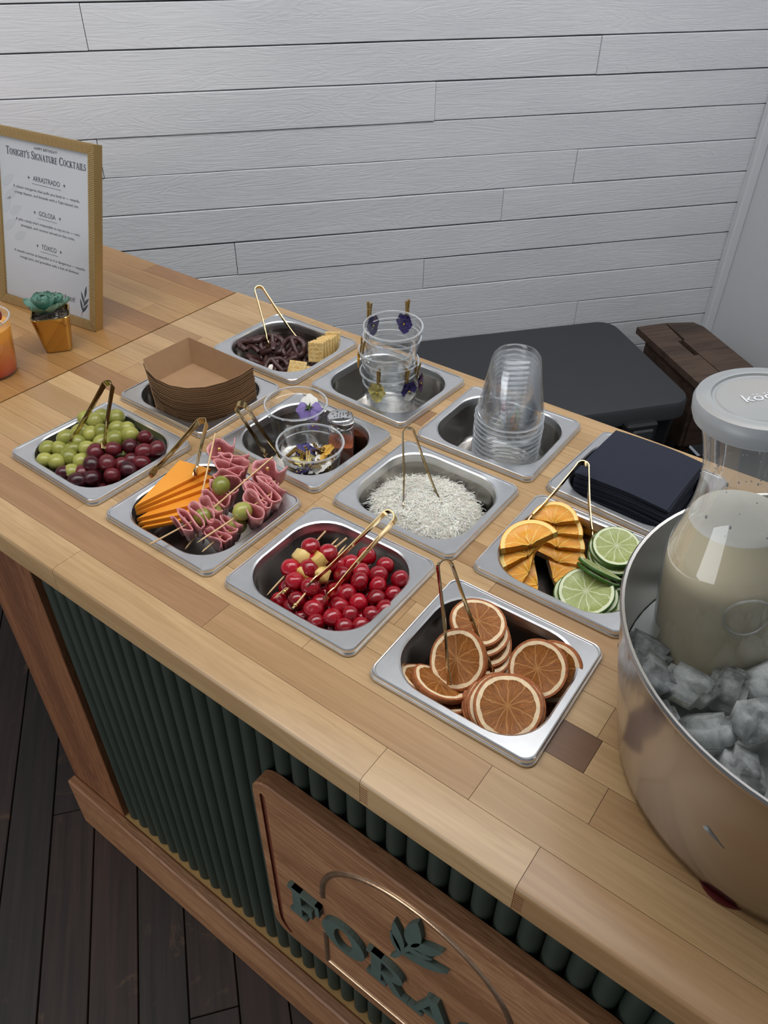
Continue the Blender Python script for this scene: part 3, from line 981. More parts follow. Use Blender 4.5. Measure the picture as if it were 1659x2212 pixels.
    if c == 'U':
        return [rect(L, 0.28, L + T, 1), rect(0, 1 - S, L + T + e, 1), ring(L + 0.28, 0.3, 0.28, 0.3, T, S, 180, 360, 16), rect(L + 0.56 - S, 0.28, L + 0.56, 1), rect(L + 0.44, 1 - S, L + 0.64, 1)], 0.76
    if c == 'K':
        return stem(L) + [bar(L + 0.1, 0.38, L + 0.48, 0.98, S), bar(L + 0.2, 0.56, L + 0.52, 0.03, T), rect(L + 0.42, 0, L + 0.66, S), rect(L + 0.36, 1 - S, L + 0.58, 1)], 0.78
    if c == 'J':
        return [rect(0.16, 0.1, 0.16 + T, 1), rect(0.16 - e, 1 - S, 0.16 + T + e, 1), ring(0.12, 0.12, 0.16 + T - 0.12, 0.22, T * 0.7, S, 180, 360, 10)], 0.46
    if c == 'Y':
        return [rect(0.26, 0, 0.26 + T, 0.46), rect(0.26 - e, 0, 0.26 + T + e, S), bar(0.08, 0.98, 0.36, 0.42, T), bar(0.58, 0.98, 0.34, 0.42, S), rect(0, 1 - S, 0.22, 1), rect(0.48, 1 - S, 0.68, 1)], 0.70
    if c == '&':
        return [ring(0.28, 0.76, 0.17, 0.24, T * 0.6, S), ring(0.26, 0.26, 0.26, 0.26, T * 0.9, S, 60, 360, 20), bar(0.16, 0.64, 0.58, 0.04, T * 0.9), bar(0.5, 0.2, 0.6, 0.46, S)], 0.76
    if c == '!':
        return [rect(0.06, 0.28, 0.06 + T * 0.8, 1), rect(0.06, 0, 0.06 + T * 0.8, 0.14)], 0.30
    if c == "'":
        return [rect(0.04, 0.70, 0.04 + T * 0.7, 1)], 0.2
    return [], 0.36


def serif_word(gg, txt, x, y, cap, z0, z1, T=0.15, S=0.055, xs=1.0, small=0.8, total=None):
    adv = []
    for i, ch in enumerate(txt):
        k = cap * (small if ch.islower() else 1.0)
        adv.append((glyph(ch.upper(), T, S), k))
    W_ = sum(a[0][1] * a[1] for a in adv) * xs
    if total:
        xs *= total / W_
        W_ = total
    z0_, z1_, nk = z0, z1, 0
    for (st, aw), k in adv:
        for s_ in st:
            nk += 1
            z1 = z1_ + 0.00012 * (nk % 9) if z1_ > z0_ else z1_
            z0 = z0_ + 0.00002 * (nk % 9)
            z1 = max(z1, z0)
            if z1_ <= z0_:
                z1 = z0
            tr = lambda p: (x + p[0] * k * xs, y + p[1] * k)
            if s_[0] == 'poly':
                P = [tr(p) for p in s_[1]]
                if z1 > z0:
                    gg.prism(P, z0, z1)
                else:
                    gg.add([(a, b_, z0) for a, b_ in P], [tuple(range(len(P)))])
            else:
                o, i_ = [tr(p) for p in s_[1]], [tr(p) for p in s_[2]]
                for q_ in range(len(o) - 1):
                    P = [i_[q_], o[q_], o[q_ + 1], i_[q_ + 1]]
                    if z1 > z0:
                        gg.prism(P, z0, z1)
                    else:
                        gg.add([(a, b_, z0) for a, b_ in P], [(0, 1, 2, 3)])
        x += aw * k * xs
    return x


for ch, x0, wd in (('F', -0.190, 0.055), ('O', -0.133, 0.078), ('R', -0.060, 0.066), ('A', 0.004, 0.072), ('G', 0.070, 0.070), ('E', 0.140, 0.054)):
    g = G()
    serif_word(g, ch, x0, -0.0745, 0.0735, 0.0002, 0.0072, 0.21, 0.12, total=wd)
    g.obj('letter_' + ch.lower(), 'green_letter', sign, 30)


def leaf2d(base, tip, wd, gg, z0, z1):
    B, Tp = Vector(base), Vector(tip)
    d = Tp - B
    L = d.length
    d.normalize()
    n_ = Vector((-d.y, d.x))
    a, c_ = [], []
    for k in range(9):
        t = k / 8
        hw_ = wd / 2 * math.sin(PI * t ** 0.85) ** 0.8 if 0 < t < 1 else 0.0003
        p = B + d * L * t
        a.append(tuple(p + n_ * hw_))
        c_.append(tuple(p - n_ * hw_))
    gg.prism(a + c_[::-1], z0, z1)


def sp(x, z):
    return (x - 0.70, z + 0.43)


g = G()
g.prism([sp(0.674, -0.405), sp(0.682, -0.4005), sp(0.705, -0.338), sp(0.700, -0.336)], 0.0002, 0.006)
g.obj('sprig_stem', 'green_letter', sign, 30)
for bs, tp, wd in (((0.690, -0.370), (0.678, -0.303), 0.016), ((0.688, -0.378), (0.674, -0.336), 0.012), ((0.700, -0.338), (0.708, -0.2665), 0.022), ((0.702, -0.338), (0.741, -0.291), 0.018), ((0.698, -0.350), (0.730, -0.328), 0.013), ((0.692, -0.372), (0.750, -0.333), 0.017)):
    g = G()
    leaf2d(sp(*bs), sp(*tp), wd, g, 0.0002, 0.0062)
    g.obj('sprig_leaf', 'green_letter', sign, 30)

# ================================================================== behind the counter
# storage case against the wall
CM = WM
case = thing('storage_case', 'large charcoal plastic storage case lying against the white plank wall behind the bar', 'case', WM @ Matrix.Translation((0.78, -0.25, FLOOR)))
CI = case.matrix_world.inverted() @ WM
zt = -0.480
g = G()
lp = lambda wd, ht, r, z: rrect(wd, ht, r, 6, z, 0.755, -0.2475)
g.loft([lp(0.955, 0.478, 0.05, zt - 0.055), lp(0.965, 0.490, 0.055, zt - 0.050), lp(0.965, 0.490, 0.055, zt - 0.012), lp(0.957, 0.482, 0.052, zt - 0.003), lp(0.935, 0.460, 0.045, zt)], True, True)
g.obj('lid', 'case', case, 30, CI)
g = G()
g.loft([lp(0.90, 0.42, 0.04, FLOOR + 0.001), lp(0.935, 0.455, 0.045, zt - 0.0555)], True, True)
g.obj('body', 'case_dark', case, 30, CI)
for ux in (0.55, 1.08):
    g = G()
    g.box(ux - 0.045, -0.520, zt - 0.13, ux + 0.045, -0.486, zt - 0.035, 0.006)
    lt = g.obj('latch', 'case_dark', case, 30, CI)
    g = G()
    g.box(ux - 0.03, -0.528, zt - 0.10, ux + 0.03, -0.518, zt - 0.05, 0.004)
    g.obj('latch_tab', 'case', lt, 30)
for ux in [0.35 + 0.09 * k for k in range(10)]:
    g = G()
    g.box(ux - 0.012, -0.490, FLOOR + 0.05, ux + 0.012, -0.466, zt - 0.14, 0.004)
    g.obj('rib', 'case_dark', case, 30, CI)
# wooden folding stool in the corner
st = thing('step_stool', 'brown wooden stool with a slotted two board top in the wall corner', 'stool', WM @ Matrix.Translation((1.40, -0.25, FLOOR)))
CI = st.matrix_world.inverted() @ WM
zs = -0.478


def polyboard(poly, z0, z1, parent, name='top_board', mat='stool'):
    q = G()
    q.prism(poly, z0, z1)
    return q.obj(name, mat, parent, 30, CI)


polyboard([(1.289, -0.075), (1.386, -0.070), (1.378, -0.185), (1.362, -0.185), (1.362, -0.275), (1.378, -0.275), (1.378, -0.440), (1.289, -0.440)], zs - 0.02, zs, st)
polyboard([(1.3895, -0.070), (1.475, -0.085), (1.490, -0.12), (1.490, -0.42), (1.475, -0.44), (1.3815, -0.440), (1.3815, -0.185), (1.3895, -0.18)], zs - 0.02, zs, st)
for yy in (-0.14, -0.38):
    g = G()
    g.box(1.3135, yy - 0.014, FLOOR + 0.001, 1.345, yy + 0.014, zs - 0.0205, 0.002)
    g.obj('leg', 'stool', st, 30, CI)
    g = G()
    g.box(1.435, yy - 0.014, FLOOR + 0.001, 1.4665, yy + 0.014, zs - 0.0205, 0.002)
    g.obj('leg', 'stool', st, 30, CI)
    g = G()
    g.box(1.3455, yy - 0.010, -0.80, 1.4345, yy + 0.010, -0.77, 0.002)
    g.obj('rail', 'stool', st, 30, CI)
for x0_, y0_, x1_, y1_ in ((1.300, -0.40, 1.312, -0.12), (1.468, -0.40, 1.480, -0.12), (1.313, -0.405, 1.467, -0.395), (1.313, -0.125, 1.467, -0.115)):
    g = G()
    g.box(x0_, y0_, -0.70, x1_, y1_, zs - 0.0208, 0.001)
    g.obj('apron', 'stool', st, 30, CI)
# dark bag leaning on the right wall
bg = thing('bag', 'black fabric bag standing against the right wall, just at the picture edge', 'bag', WM @ Matrix.Translation((1.44, -0.66, FLOOR)))
g = G()
lp2 = lambda wd, ht, r, z: rrect(wd, ht, r, 5, z)
g.loft([lp2(0.20, 0.30, 0.05, 0.002), lp2(0.235, 0.34, 0.06, 0.05), lp2(0.23, 0.33, 0.06, 0.30), lp2(0.19, 0.27, 0.06, 0.42), lp2(0.10, 0.16, 0.045, 0.455)], True, True)
g.obj('body', 'black', bg, 50)
g = G()
g.tube([(0.0, -0.07, 0.445), (0, -0.06, 0.50), (0, 0, 0.525), (0, 0.06, 0.50), (0, 0.07, 0.445)], 0.009, 6)
g.obj('handle', 'black', bg, 50)

# ================================================================== steel pans
HOLD = ['grapes', 'cheese and salami', 'cherries', 'dried orange slices', 'kraft paper trays', 'flower cups and salt shaker', 'shredded coconut', 'orange wedges and limes', 'chocolate pretzels', 'clipped clear cups', 'upside down clear cups', 'navy napkins']
g = G()
RIM = [(0.1500, 0.1360, 0.0440, -0.0120), (0.1515, 0.1375, 0.0445, -0.0050), (0.1535, 0.1395, 0.0450, -0.0018), (0.1570, 0.1430, 0.0455, -0.0004), (0.1690, 0.1550, 0.0120, -0.0004),
       (0.1700, 0.1560, 0.0110, 0.0007), (0.1718, 0.1578, 0.0108, 0.0009), (0.1736, 0.1596, 0.0108, -0.0002), (0.1742, 0.1602, 0.0108, -0.0020), (0.1740, 0.1600, 0.0108, -0.0032), (0.1722, 0.1582, 0.0104, -0.0037), (0.1730, 0.1590, 0.0106, -0.0043), (0.1756, 0.1616, 0.0112, -0.0042), (0.1766, 0.1626, 0.0115, -0.0052), (0.1766, 0.1626, 0.0115, -0.0072), (0.170, 0.156, 0.01, -0.0074)]
g = G()
g.loft([rrect(a, b, r, 9, z) for a, b, r, z in reversed(RIM)])
rim_me = g.mesh('rim', 'steel', 28)
g = G()
WELL = [(0.1500, 0.1360, 0.0440, -0.0120), (0.1440, 0.1300, 0.0430, -0.0540), (0.1415, 0.1275, 0.0420, -0.0600), (0.1360, 0.1220, 0.0400, -0.0640), (0.128, 0.114, 0.036, -0.0650)]
g.loft([rrect(a, b, r, 9, z) for a, b, r, z in WELL], False, True)
for i in range(len(g.f)):
    g.f[i] = tuple(reversed(g.f[i])) if False else g.f[i]
well_me = g.mesh('well', 'steel_well', 40)
PM = []
for (x, y, a), h in zip(PANS, HOLD):
    mw = Matrix.Translation((x, y, 0)) @ Matrix.Rotation(a, 4, 'Z')
    p_ = thing('steel_pan', f'satin stainless steel pan sunk in the counter, holding {h}', 'pan', mw, 'food pans in the countertop')
    link('rim', rim_me, p_)
    link('well', well_me, p_)
    PM.append(mw)


# ================================================================== tongs
def tongs(key, label, wd=0.0085):
    A, B1, B2 = [Vector(q) for q in DATA['tongs'][key]]
    mid = (B1 + B2) / 2
    dn = (mid - A).normalized()
    sp_ = (B2 - B1)
    sx = (sp_ - dn * sp_.dot(dn)).normalized()
    nz = sx.cross(dn)
    mw = frame(A, nz, sx)            # x across the jaws, y ... , z width
    if mw.col[1].to_3d().dot(dn) < 0:
        mw = frame(A, -nz, sx)
    inv = mw.inverted()
    b1, b2 = inv @ B1, inv @ B2
    root = thing('serving_tongs', label, 'tongs', mw, 'small gold serving tongs')

    def arm(tip, s):
        rb = 0.0075
        P = []
        d = Vector((tip.x, tip.y, 0)) - Vector((s * rb, rb, 0))
        L = d.length
        d.normalize()
        for i in range(15):
            t = i / 14
            p = Vector((s * rb, rb, 0)) + d * L * t
            p += Vector((d.y, -d.x, 0)) * s * -0.0035 * math.sin(PI * t)
            p.z = tip.z * t
            P.append(p)
        return P
    P1, P2 = arm(b1, -1 if b1.x < b2.x else 1), arm(b2, 1 if b1.x < b2.x else -1)

    def strip(P, wfun, bow, gg):
        loops = []
        for i, p in enumerate(P):
            d = (P[min(i + 1, len(P) - 1)] - P[max(i - 1, 0)]).normalized()
            n_ = Vector((d.y, -d.x, 0)).normalized()
            wv = wfun(i / (len(P) - 1)) / 2
            t = 0.00055
            bw = bow(i / (len(P) - 1))
            zz = Vector((0, 0, 1))
            loops.append([tuple(p + zz * wv + n_ * bw + n_ * t), tuple(p + n_ * t), tuple(p - zz * wv + n_ * bw + n_ * t), tuple(p - zz * wv + n_ * bw - n_ * t), tuple(p - n_ * t), tuple(p + zz * wv + n_ * bw - n_ * t)])
        gg.loft(loops, True, True)
    s1 = P1[0].x
    bend = []
    for i in range(11):
        t = PI - PI * i / 10
        bend.append(Vector((0.0075 * math.cos(t), 0.0075 - 0.0075 * math.sin(t), 0)))
    q = G()
    strip(bend, lambda t: wd * 1.15, lambda t: 0.0, q)
    q.obj('spring_bend', 'gold_tong', root, 40)
    for P in (P1, P2):
        sg = 1 if P[0].x > 0 else -1
        q = G()
        strip(P[:13], lambda t: wd * (1.1 - 0.35 * t), lambda t: sg * 0.0016 * math.sin(PI * min(1, t * 1.05)), q)
        q.obj('arm', 'gold_tong', root, 40)
        q = G()
        e = P[12:]
        cup = [e[0], (e[0] + e[1]) / 2, e[1], (e[1] + e[2]) / 2, e[2]]
        strip(cup, lambda t: wd * (0.75 + 0.55 * math.sin(PI * min(1, 0.15 + t * 0.85)) ** 1), lambda t: -sg * 0.003 * t, q)
        q.obj('claw', 'gold_tong', root, 40)
    return root


tongs('grape', 'small gold tongs standing open in the grape pan')
tongs('salami', 'small gold tongs lying across the cheese pan with one jaw on its rim')
tongs('flower', 'small gold tongs leaning in the pan with the flower cups')
tongs('coconut', 'small gold tongs standing open in the white shredded coconut')
tongs('cherry', 'small gold tongs lying in the cherry pan')
tongs('dried', 'small gold tongs standing over the dried orange slices')
tongs('citrus', 'small gold tongs spread between orange wedges and lime slices')
tongs('pretzel', 'small gold tongs standing in the chocolate pretzel pan')


# ================================================================== grapes
def oval(seed, a=1.0, b=1.12):
    def fn(p):
        return Vector((p.x * a, p.y * a, p.z * b)) * (1 + 0.03 * noise.noise(p * 90 + Vector((seed, 0, 0))))
    return fn


gm = []
for mt in ('green_grape', 'red_grape'):
    for k in range(3):
        g = G()
        g.ball(0.0114, 18, 12, None, oval(k * 7.3, 1.0, 1.14))
        g.cur = 0
        gm.append((mt, g.mesh('grape', mt, 80)))
scar = G()
scar.ball((0.0012, 0.0012, 0.0007), 8, 5)
scar_me = scar.mesh('stem_scar', 'pebble', 80)


def spawn_fruit(name, P, meshes, noun, where, cat, group, per=5, smin=0.92, smax=1.08, scar_=None):
    lab = pile_labels(P, noun, where, per)
    for i, p in enumerate(P):
        rt = Matrix.Rotation(rnd.uniform(0, 2 * PI), 4, 'Z') @ Matrix.Rotation(rnd.uniform(0.5, 2.4), 4, 'X')
        sc_ = rnd.uniform(smin, smax)
        o = link(name, rnd.choice(meshes), None)
        o.matrix_world = Matrix.Translation(p) @ rt @ Matrix.Scale(sc_, 4)
        tag(o, lab[i], cat, group)


def under(P, z, keep, jitter=0.004):
    out = []
    for i, p in enumerate(P):
        if i % keep == 0:
            out.append([p[0] + rnd.uniform(-jitter, jitter) + 0.006, p[1] + rnd.uniform(-jitter, jitter) + 0.009, z])
    return out


spawn_fruit('green_grape', DATA['green'], [m for n_, m in gm if n_ == 'green_grape'], 'green grape', 'the grape pan', 'grape', 'green grapes in the pan', 5)
spawn_fruit('red_grape', DATA['red'], [m for n_, m in gm if n_ == 'red_grape'], 'dark red grape', 'the grape pan', 'grape', 'red grapes in the pan', 5)


def hidden(name, n, meshes, label, cat, group, pan, x0, x1, y0, y1, z):
    nx = max(1, int(n ** 0.5 + 0.5))
    Q = []
    for k in range(n):
        x = x0 + (x1 - x0) * ((k % nx) + 0.5) / nx
        y = y0 + (y1 - y0) * ((k // nx) + 0.5) / math.ceil(n / nx)
        Q.append(PM[pan] @ Vector((x + rnd.uniform(-.002, .002), y + rnd.uniform(-.002, .002), z + rnd.uniform(-.002, .002))))
    for q_, lb in zip(Q, pile_labels(Q, label, 'the pan', 6)):
        o = link(name, rnd.choice(meshes), None)
        o.matrix_world = Matrix.Translation(q_) @ Matrix.Rotation(rnd.uniform(0, 3), 4, 'X')
        tag(o, lb, cat, group)


hidden('green_grape', 16, [m for n_, m in gm if n_ == 'green_grape'], 'half hidden low green grape', 'grape', 'green grapes low in the pan', 0, -0.056, 0.030, -0.030, 0.050, -0.021)
hidden('red_grape', 14, [m for n_, m in gm if n_ == 'red_grape'], 'half hidden low red grape', 'grape', 'red grapes low in the pan', 0, -0.020, 0.062, -0.054, 0.020, -0.023)

# ================================================================== cherries
cm = []
for k in range(4):
    g = G()

    def ch(p, k=k):
        d = Vector((0, 0, 1))
        r = p.length
        c_ = p.normalized()
        s_ = 1 - 0.20 * math.exp(-((1 - c_.z) / 0.10)) - 0.10 * math.exp(-((1 + c_.z) / 0.12))
        s_ += 0.05 * noise.noise(p * 110 + Vector((k * 5.1, 0, 0)))
        return p * s_
    g.ball(0.0103, 18, 13, None, ch)
    cm.append(g.mesh('cherry', 'cherry', 80))
spawn_fruit('cherry', DATA['cherry'], cm, 'shiny red cherry', 'the cherry pan', 'cherry', 'loose cherries in the pan', 5, 0.95, 1.12)
hidden('cherry', 36, cm, 'half hidden low red cherry', 'cherry', 'cherries low in the pan', 2, -0.046, 0.064, -0.056, 0.040, -0.026)


# ================================================================== picks
def pick(gg, a, b, r=0.0011):
    gg.tube([a, Vector(a).lerp(b, 0.93), b], [r, r, 0.0002], 6)


def chunk(seed):
    q = G()
    q.box(-0.0095, -0.008, -0.0085, 0.0095, 0.008, 0.0085, 0.003)
    r2 = random.Random(seed)
    q.v = [(x + r2.uniform(-.0015, .0015) - 0.003 * (z > 0) * (1 if x > 0 else -1) * 0.6, y + r2.uniform(-.0015, .0015), z + r2.uniform(-.0015, .0015)) for x, y, z in q.v]
    return q.mesh('pineapple_chunk', 'pineapple', 60)


chunks = [chunk(s_) for s_ in range(3)]
bead_g = G()
bead_g.ball(0.0026, 14, 10)
bead_me = bead_g.mesh('bead', 'gold', 80)
CL = ['leftmost fruit pick with a gold bead at its far end in the cherry pan', 'second fruit pick from the left, bead at its far end, in the cherry pan', 'fruit pick with its gold bead at the near rim of the cherry pan', 'fruit pick lying lowest beneath the others in the cherry pan']
for P, lb in zip(DATA['cskew'], CL):
    P = [Vector(q) for q in P]
    root = thing('fruit_pick', lb, 'fruit pick', P[0], 'cherry and pineapple picks')
    inv = root.matrix_world.inverted()
    a, e = inv @ P[0], inv @ P[-1]
    q = G()
    d = (e - a)
    pick(q, a, e)
    q.obj('stick', 'bamboo', root, 60)

    def on(p):
        t = max(0, min(1, (inv @ p - a).dot(d) / d.dot(d)))
        return a + d * t
    link('bead', bead_me, root, Matrix.Translation(on(P[1])))
    R0 = frame((0, 0, 0), d)
    link('cherry', cm[0], root, Matrix.Translation(on(P[2])) @ R0 @ Matrix.Rotation(1.3, 4, 'X') @ Matrix.Scale(1.08, 4))
    link('pineapple_chunk', chunks[CL.index(lb) % 3], root, Matrix.Translation(on(P[3])) @ R0 @ Matrix.Rotation(0.7, 4, 'Z'))
    link('cherry', cm[1], root, Matrix.Translation(on(P[4])) @ R0 @ Matrix.Rotation(2.0, 4, 'X') @ Matrix.Scale(1.12, 4))


# ================================================================== salami and cheese
def ruffle(n, wd, amp, ht, seed, pinch=0.45, th=0.0011, flare=0.4):
    """accordion folded slice: loops run in local xy, edges face +z"""
    r2 = random.Random(seed)
    pts = []
    per = 14
    am = [amp * r2.uniform(0.75, 1.1) for _ in range(n + 1)]
    for i in range(n * per + 1):
        t = i / per
        k = min(int(t), n - 1)
        ph = t * PI
        x = -wd / 2 + wd * t / n + (wd / n) * 0.85 * math.sin(2 * ph) * 0.5
        y = am[k] * 0.5 * math.cos(ph) * (1 - 0.35 * abs(2 * t / n - 1) ** 2)
        x += 0.0012 * noise.noise((t * 1.7, seed, 0))
        y += 0.004 * noise.noise((t * 0.9, seed * 2.0, 3))
        pts.append((x, y))
    loops = []
    m = 6
    for j in range(m + 1):
        v = j / m
        s_ = pinch + (1 - pinch) * v ** 0.8
        row = []
        for i, (x, y) in enumerate(pts):
            z = ht * (v - 0.5) + 0.003 * v * noise.noise((x * 160, seed, 1.0)) + 0.004 * flare * v * math.sin(i * 0.5 + seed)
            row.append((x * (0.75 + 0.25 * v) + 0.003 * v * noise.noise((i * 0.12, seed, 5)), y * s_ + 0.004 * v * v * noise.noise((i * 0.2, seed, 8)), z))
        loops.append(row)
    q = G()
    q.loft(loops, False, False, False)
    me = q.mesh('salami_fold', 'salami', 80)
    o = bpy.data.objects.new('salami_fold', me)
    md_ = o.modifiers.new('thickness', 'SOLIDIFY')
    md_.thickness = th
    md_.offset = 0
    return o


def put(o, root, mw):
    COL.objects.link(o)
    o.parent = root
    o.matrix_local = mw


gg_ = [m for n_, m in gm if n_ == 'green_grape']
VIEW = lambda p: (CAMP - Vector(p)).normalized()
SAL = [('A', 'salami pick with a wide ruffled fold nearest the cheese slices and the viewer', [(2, 7, 0.052, 0.044, 0.034, 0.9)], [4], None),
       ('B', 'salami pick standing at the back with a bead on top and a green grape below', [(2, 2, 0.040, 0.042, 0.034, 0.35), (3, 6, 0.044, 0.046, 0.036, 0.9)], [4], 1),
       ('C', 'salami pick at the back right with a gold bead on its folded slice', [(2, 2, 0.040, 0.044, 0.034, 0.3), (3, 4, 0.034, 0.044, 0.034, 0.6)], [], 1),
       ('D', 'salami pick at the right edge with one grape and a long bare stick end', [(1, 4, 0.036, 0.048, 0.034, 0.8), (2, 3, 0.034, 0.050, 0.036, 0.7)], [3], None),
       ('E', 'salami pick low at the near edge of the pan beside the lowest grape', [(2, 6, 0.038, 0.042, 0.034, 0.9)], [1], None),
       ('F', 'salami pick buried in the middle beneath the other salami picks', [(2, 4, 0.040, 0.046, 0.036, 0.8), (3, 4, 0.036, 0.040, 0.032, 0.8)], [1], None)]
for key, lb, folds, grs, bd in SAL:
    P = [Vector(q) for q in DATA['sal'][key]]
    root = thing('salami_pick', lb, 'salami pick', P[0], 'salami and grape picks')
    inv = root.matrix_world.inverted()
    a, e = inv @ P[0], inv @ P[-1]
    d = e - a
    q = G()
    pick(q, a, e)
    q.obj('stick', 'bamboo', root, 60)
    if bd:
        link('bead', bead_me, root, Matrix.Translation(inv @ P[bd]))
    for gi in grs:
        link('grape', gg_[gi % 3], root, Matrix.Translation(inv @ P[gi]) @ frame((0, 0, 0), d) @ Matrix.Scale(0.95, 4))
    for fi, (ix, n_, wd, am, ht, fl_) in enumerate(folds):
        c_ = inv @ P[ix]
        z = (VIEW(P[ix]) * 0.60 + Vector((-0.15, 0.10, 0.75))).normalized()
        x = d.normalized()
        if key == 'D' and fi == 1:
            x = (x + z * 0.5).normalized()
        put(ruffle(n_, wd, am, ht, ord(key) + fi * 3.7, 0.42, 0.0014, fl_), root, frame(c_ - z * 0.008, z, x))


def tri_slab(pts, z0, z1, label, b=0.0008, tilt=None):
    q = G()
    cx = sum(p[0] for p in pts) / 3
    cy_ = sum(p[1] for p in pts) / 3
    P = [(p[0] - cx, p[1] - cy_) for p in pts]
    loop = lambda s_, z: [(x * s_, y * s_, z) for x, y in P]
    if sum(P[i][0] * P[(i + 1) % 3][1] - P[(i + 1) % 3][0] * P[i][1] for i in range(3)) < 0:
        P.reverse()
    h = z1 - z0
    q.loft([loop(0.985, 0), loop(1, b), loop(1, h - b), loop(0.985, h)], True, True)
    o = q.obj('cheese_slice', 'cheddar', None, 30)
    o.matrix_world = Matrix.Translation((cx, cy_, z0)) @ (tilt or Matrix())
    tag(o, label, 'cheese', 'triangular cheese slices')


T0 = (0.2290, 0.0160)
tri_slab([T0, (0.2010, 0.1120), (0.2460, 0.1230)], 0.0030, 0.0075, 'topmost triangular orange cheese slice, lying farthest back in its pan')
tri_slab([T0, (0.2110, 0.1140), (0.2560, 0.1170)], -0.0020, 0.0028, 'second orange cheese slice, its edge showing just below the topmost one')
tri_slab([T0, (0.2200, 0.1140), (0.2640, 0.1090)], -0.0070, -0.0022, 'third orange cheese slice of the fan, below the second')
tri_slab([(0.2330, 0.0125), (0.2360, 0.1120), (0.2800, 0.0950)], -0.0125, -0.0072, 'broad orange cheese slice nearest the viewer behind the front salami')
tri_slab([(0.2350, 0.0115), (0.2430, 0.1070), (0.2860, 0.0860)], -0.0180, -0.0127, 'orange cheese slice second from the bottom of the cheese stack')
tri_slab([(0.2380, 0.0110), (0.2480, 0.1040), (0.2880, 0.0820)], -0.0235, -0.0182, 'bottom orange cheese slice of the stack behind the salami')

# ================================================================== coconut
g = G()
pm = PM[6]


def heap(x, y):
    e = max(0.0, 1 - ((x - 0.004) / 0.074) ** 2 - ((y + 0.006) / 0.066) ** 2)
    return -0.040 + 0.040 * e ** 0.5 + 0.003 * noise.noise((x * 60, y * 60, 0))


gx, gy = 26, 22
vs, fs = [], []
for j in range(gy + 1):
    for i in range(gx + 1):
        a, b_ = -1 + 2 * i / gx, -1 + 2 * j / gy
        x, y = a * math.sqrt(1 - b_ * b_ / 2) * 0.074, b_ * math.sqrt(1 - a * a / 2) * 0.066
        vs.append((x, y, heap(x, y)))
for j in range(gy):
    for i in range(gx):
        k = j * (gx + 1) + i
        fs.append((k, k + 1, k + gx + 2, k + gx + 1))
g.add(vs, fs)
r3 = random.Random(3)
for k in range(5200):
    t, rr_ = r3.uniform(0, 2 * PI), math.sqrt(r3.random())
    x, y = rr_ * 0.070 * math.cos(t), rr_ * 0.062 * math.sin(t)
    z = heap(x, y) + r3.uniform(-0.0005, 0.0030)
    L, wv = r3.uniform(0.006, 0.016), r3.uniform(0.0003, 0.0006)
    ang, tl, cu = r3.uniform(0, 2 * PI), r3.uniform(-0.25, 0.35), r3.uniform(-0.9, 0.9)
    P = []
    px, py, pz = x, y, z
    for s_ in range(4):
        P.append((px, py, pz))
        px += L / 3 * math.cos(ang)
        py += L / 3 * math.sin(ang)
        pz += L / 3 * tl
        ang += cu
        tl -= 0.2
    lp_ = []
    for i, p in enumerate(P):
        nx, ny = -math.sin(ang), math.cos(ang)
        lp_.append([(p[0] + nx * wv, p[1] + ny * wv, p[2]), (p[0], p[1], p[2] + wv * 1.2), (p[0] - nx * wv, p[1] - ny * wv, p[2])])
    g.loft(lp_, False, False, False)
o = g.obj('shredded_coconut', 'coconut', None, None)
o.matrix_world = pm
tag(o, 'heap of white shredded coconut in the steel pan behind the cherries', 'coconut', None, 'stuff')


# ================================================================== citrus discs
def disc(name, r, th, rw, pw, mats, warp=0.0, seed=0):
    """rind, pith and flesh meshes of one slice, flat in xy"""
    def wz(x, y):
        return warp * (x * x - y * y) / (r * r) + warp * 0.8 * noise.noise((x * 40, y * 40, seed))

    def wr(t):
        return 1 + 0.025 * noise.noise((math.cos(t) * 1.5, math.sin(t) * 1.5, seed))
    n = 40

    def lp_(rad, z):
        out = []
        for i in range(n):
            t = 2 * PI * i / n
            x, y = rad * wr(t) * math.cos(t), rad * wr(t) * math.sin(t)
            out.append((x, y, z + wz(x, y)))
        return out
    h = th / 2
    q1 = G()
    q1.loft([lp_(r - rw, -h), lp_(r - 0.0004, -h * 0.9), lp_(r, -h * 0.5), lp_(r, h * 0.5), lp_(r - 0.0004, h * 0.9), lp_(r - rw, h)])
    q2 = G()

    def lpw(rad, z):
        out = []
        for i in range(n):
            t = 2 * PI * i / n
            rr_ = rad * wr(t) * (1 + 0.035 * abs(math.sin(5 * t)) - 0.02)
            x, y = rr_ * math.cos(t), rr_ * math.sin(t)
            out.append((x, y, z + wz(x, y)))
        return out
    q2.loft([lpw(r - rw - pw, -h), lp_(r - rw, -h)])
    q2.loft([lp_(r - rw, h), lpw(r - rw - pw, h)])
    q3 = G()
    d = 0.0004
    rings_ = [lpw(r - rw - pw, h), lpw(r - rw - pw - 0.0008, h - d), lpw((r - rw - pw) * 0.6, h - d), lpw((r - rw - pw) * 0.25, h - d * 0.6), lpw(0.0008, h)]
    q3.loft(rings_, False, True)
    q3.loft([lpw(0.0008, -h), lpw((r - rw - pw) * 0.6, -h + d), lpw(r - rw - pw, -h)], True, False)
    return [(n_, q_.mesh(n_, m_, 60)) for n_, q_, m_ in zip(('rind', 'pith', 'flesh'), (q1, q2, q3), mats)]


def place_slice(name, parts, label, cat, group, pos, nrm, spin=0.0, sc_=1.0):
    root = thing(name, label, cat, frame(pos, nrm) @ Matrix.Rotation(spin, 4, 'Z') @ Matrix.Scale(sc_, 4), group)
    for n_, me in parts:
        link(n_, me, root)
    return root


DRY = [disc('dry', 0.030, 0.0066, 0.0026, 0.0036, ('dry_rind', 'dry_pith', 'dry_flesh'), 0.0018, s_) for s_ in (1, 2, 3)]


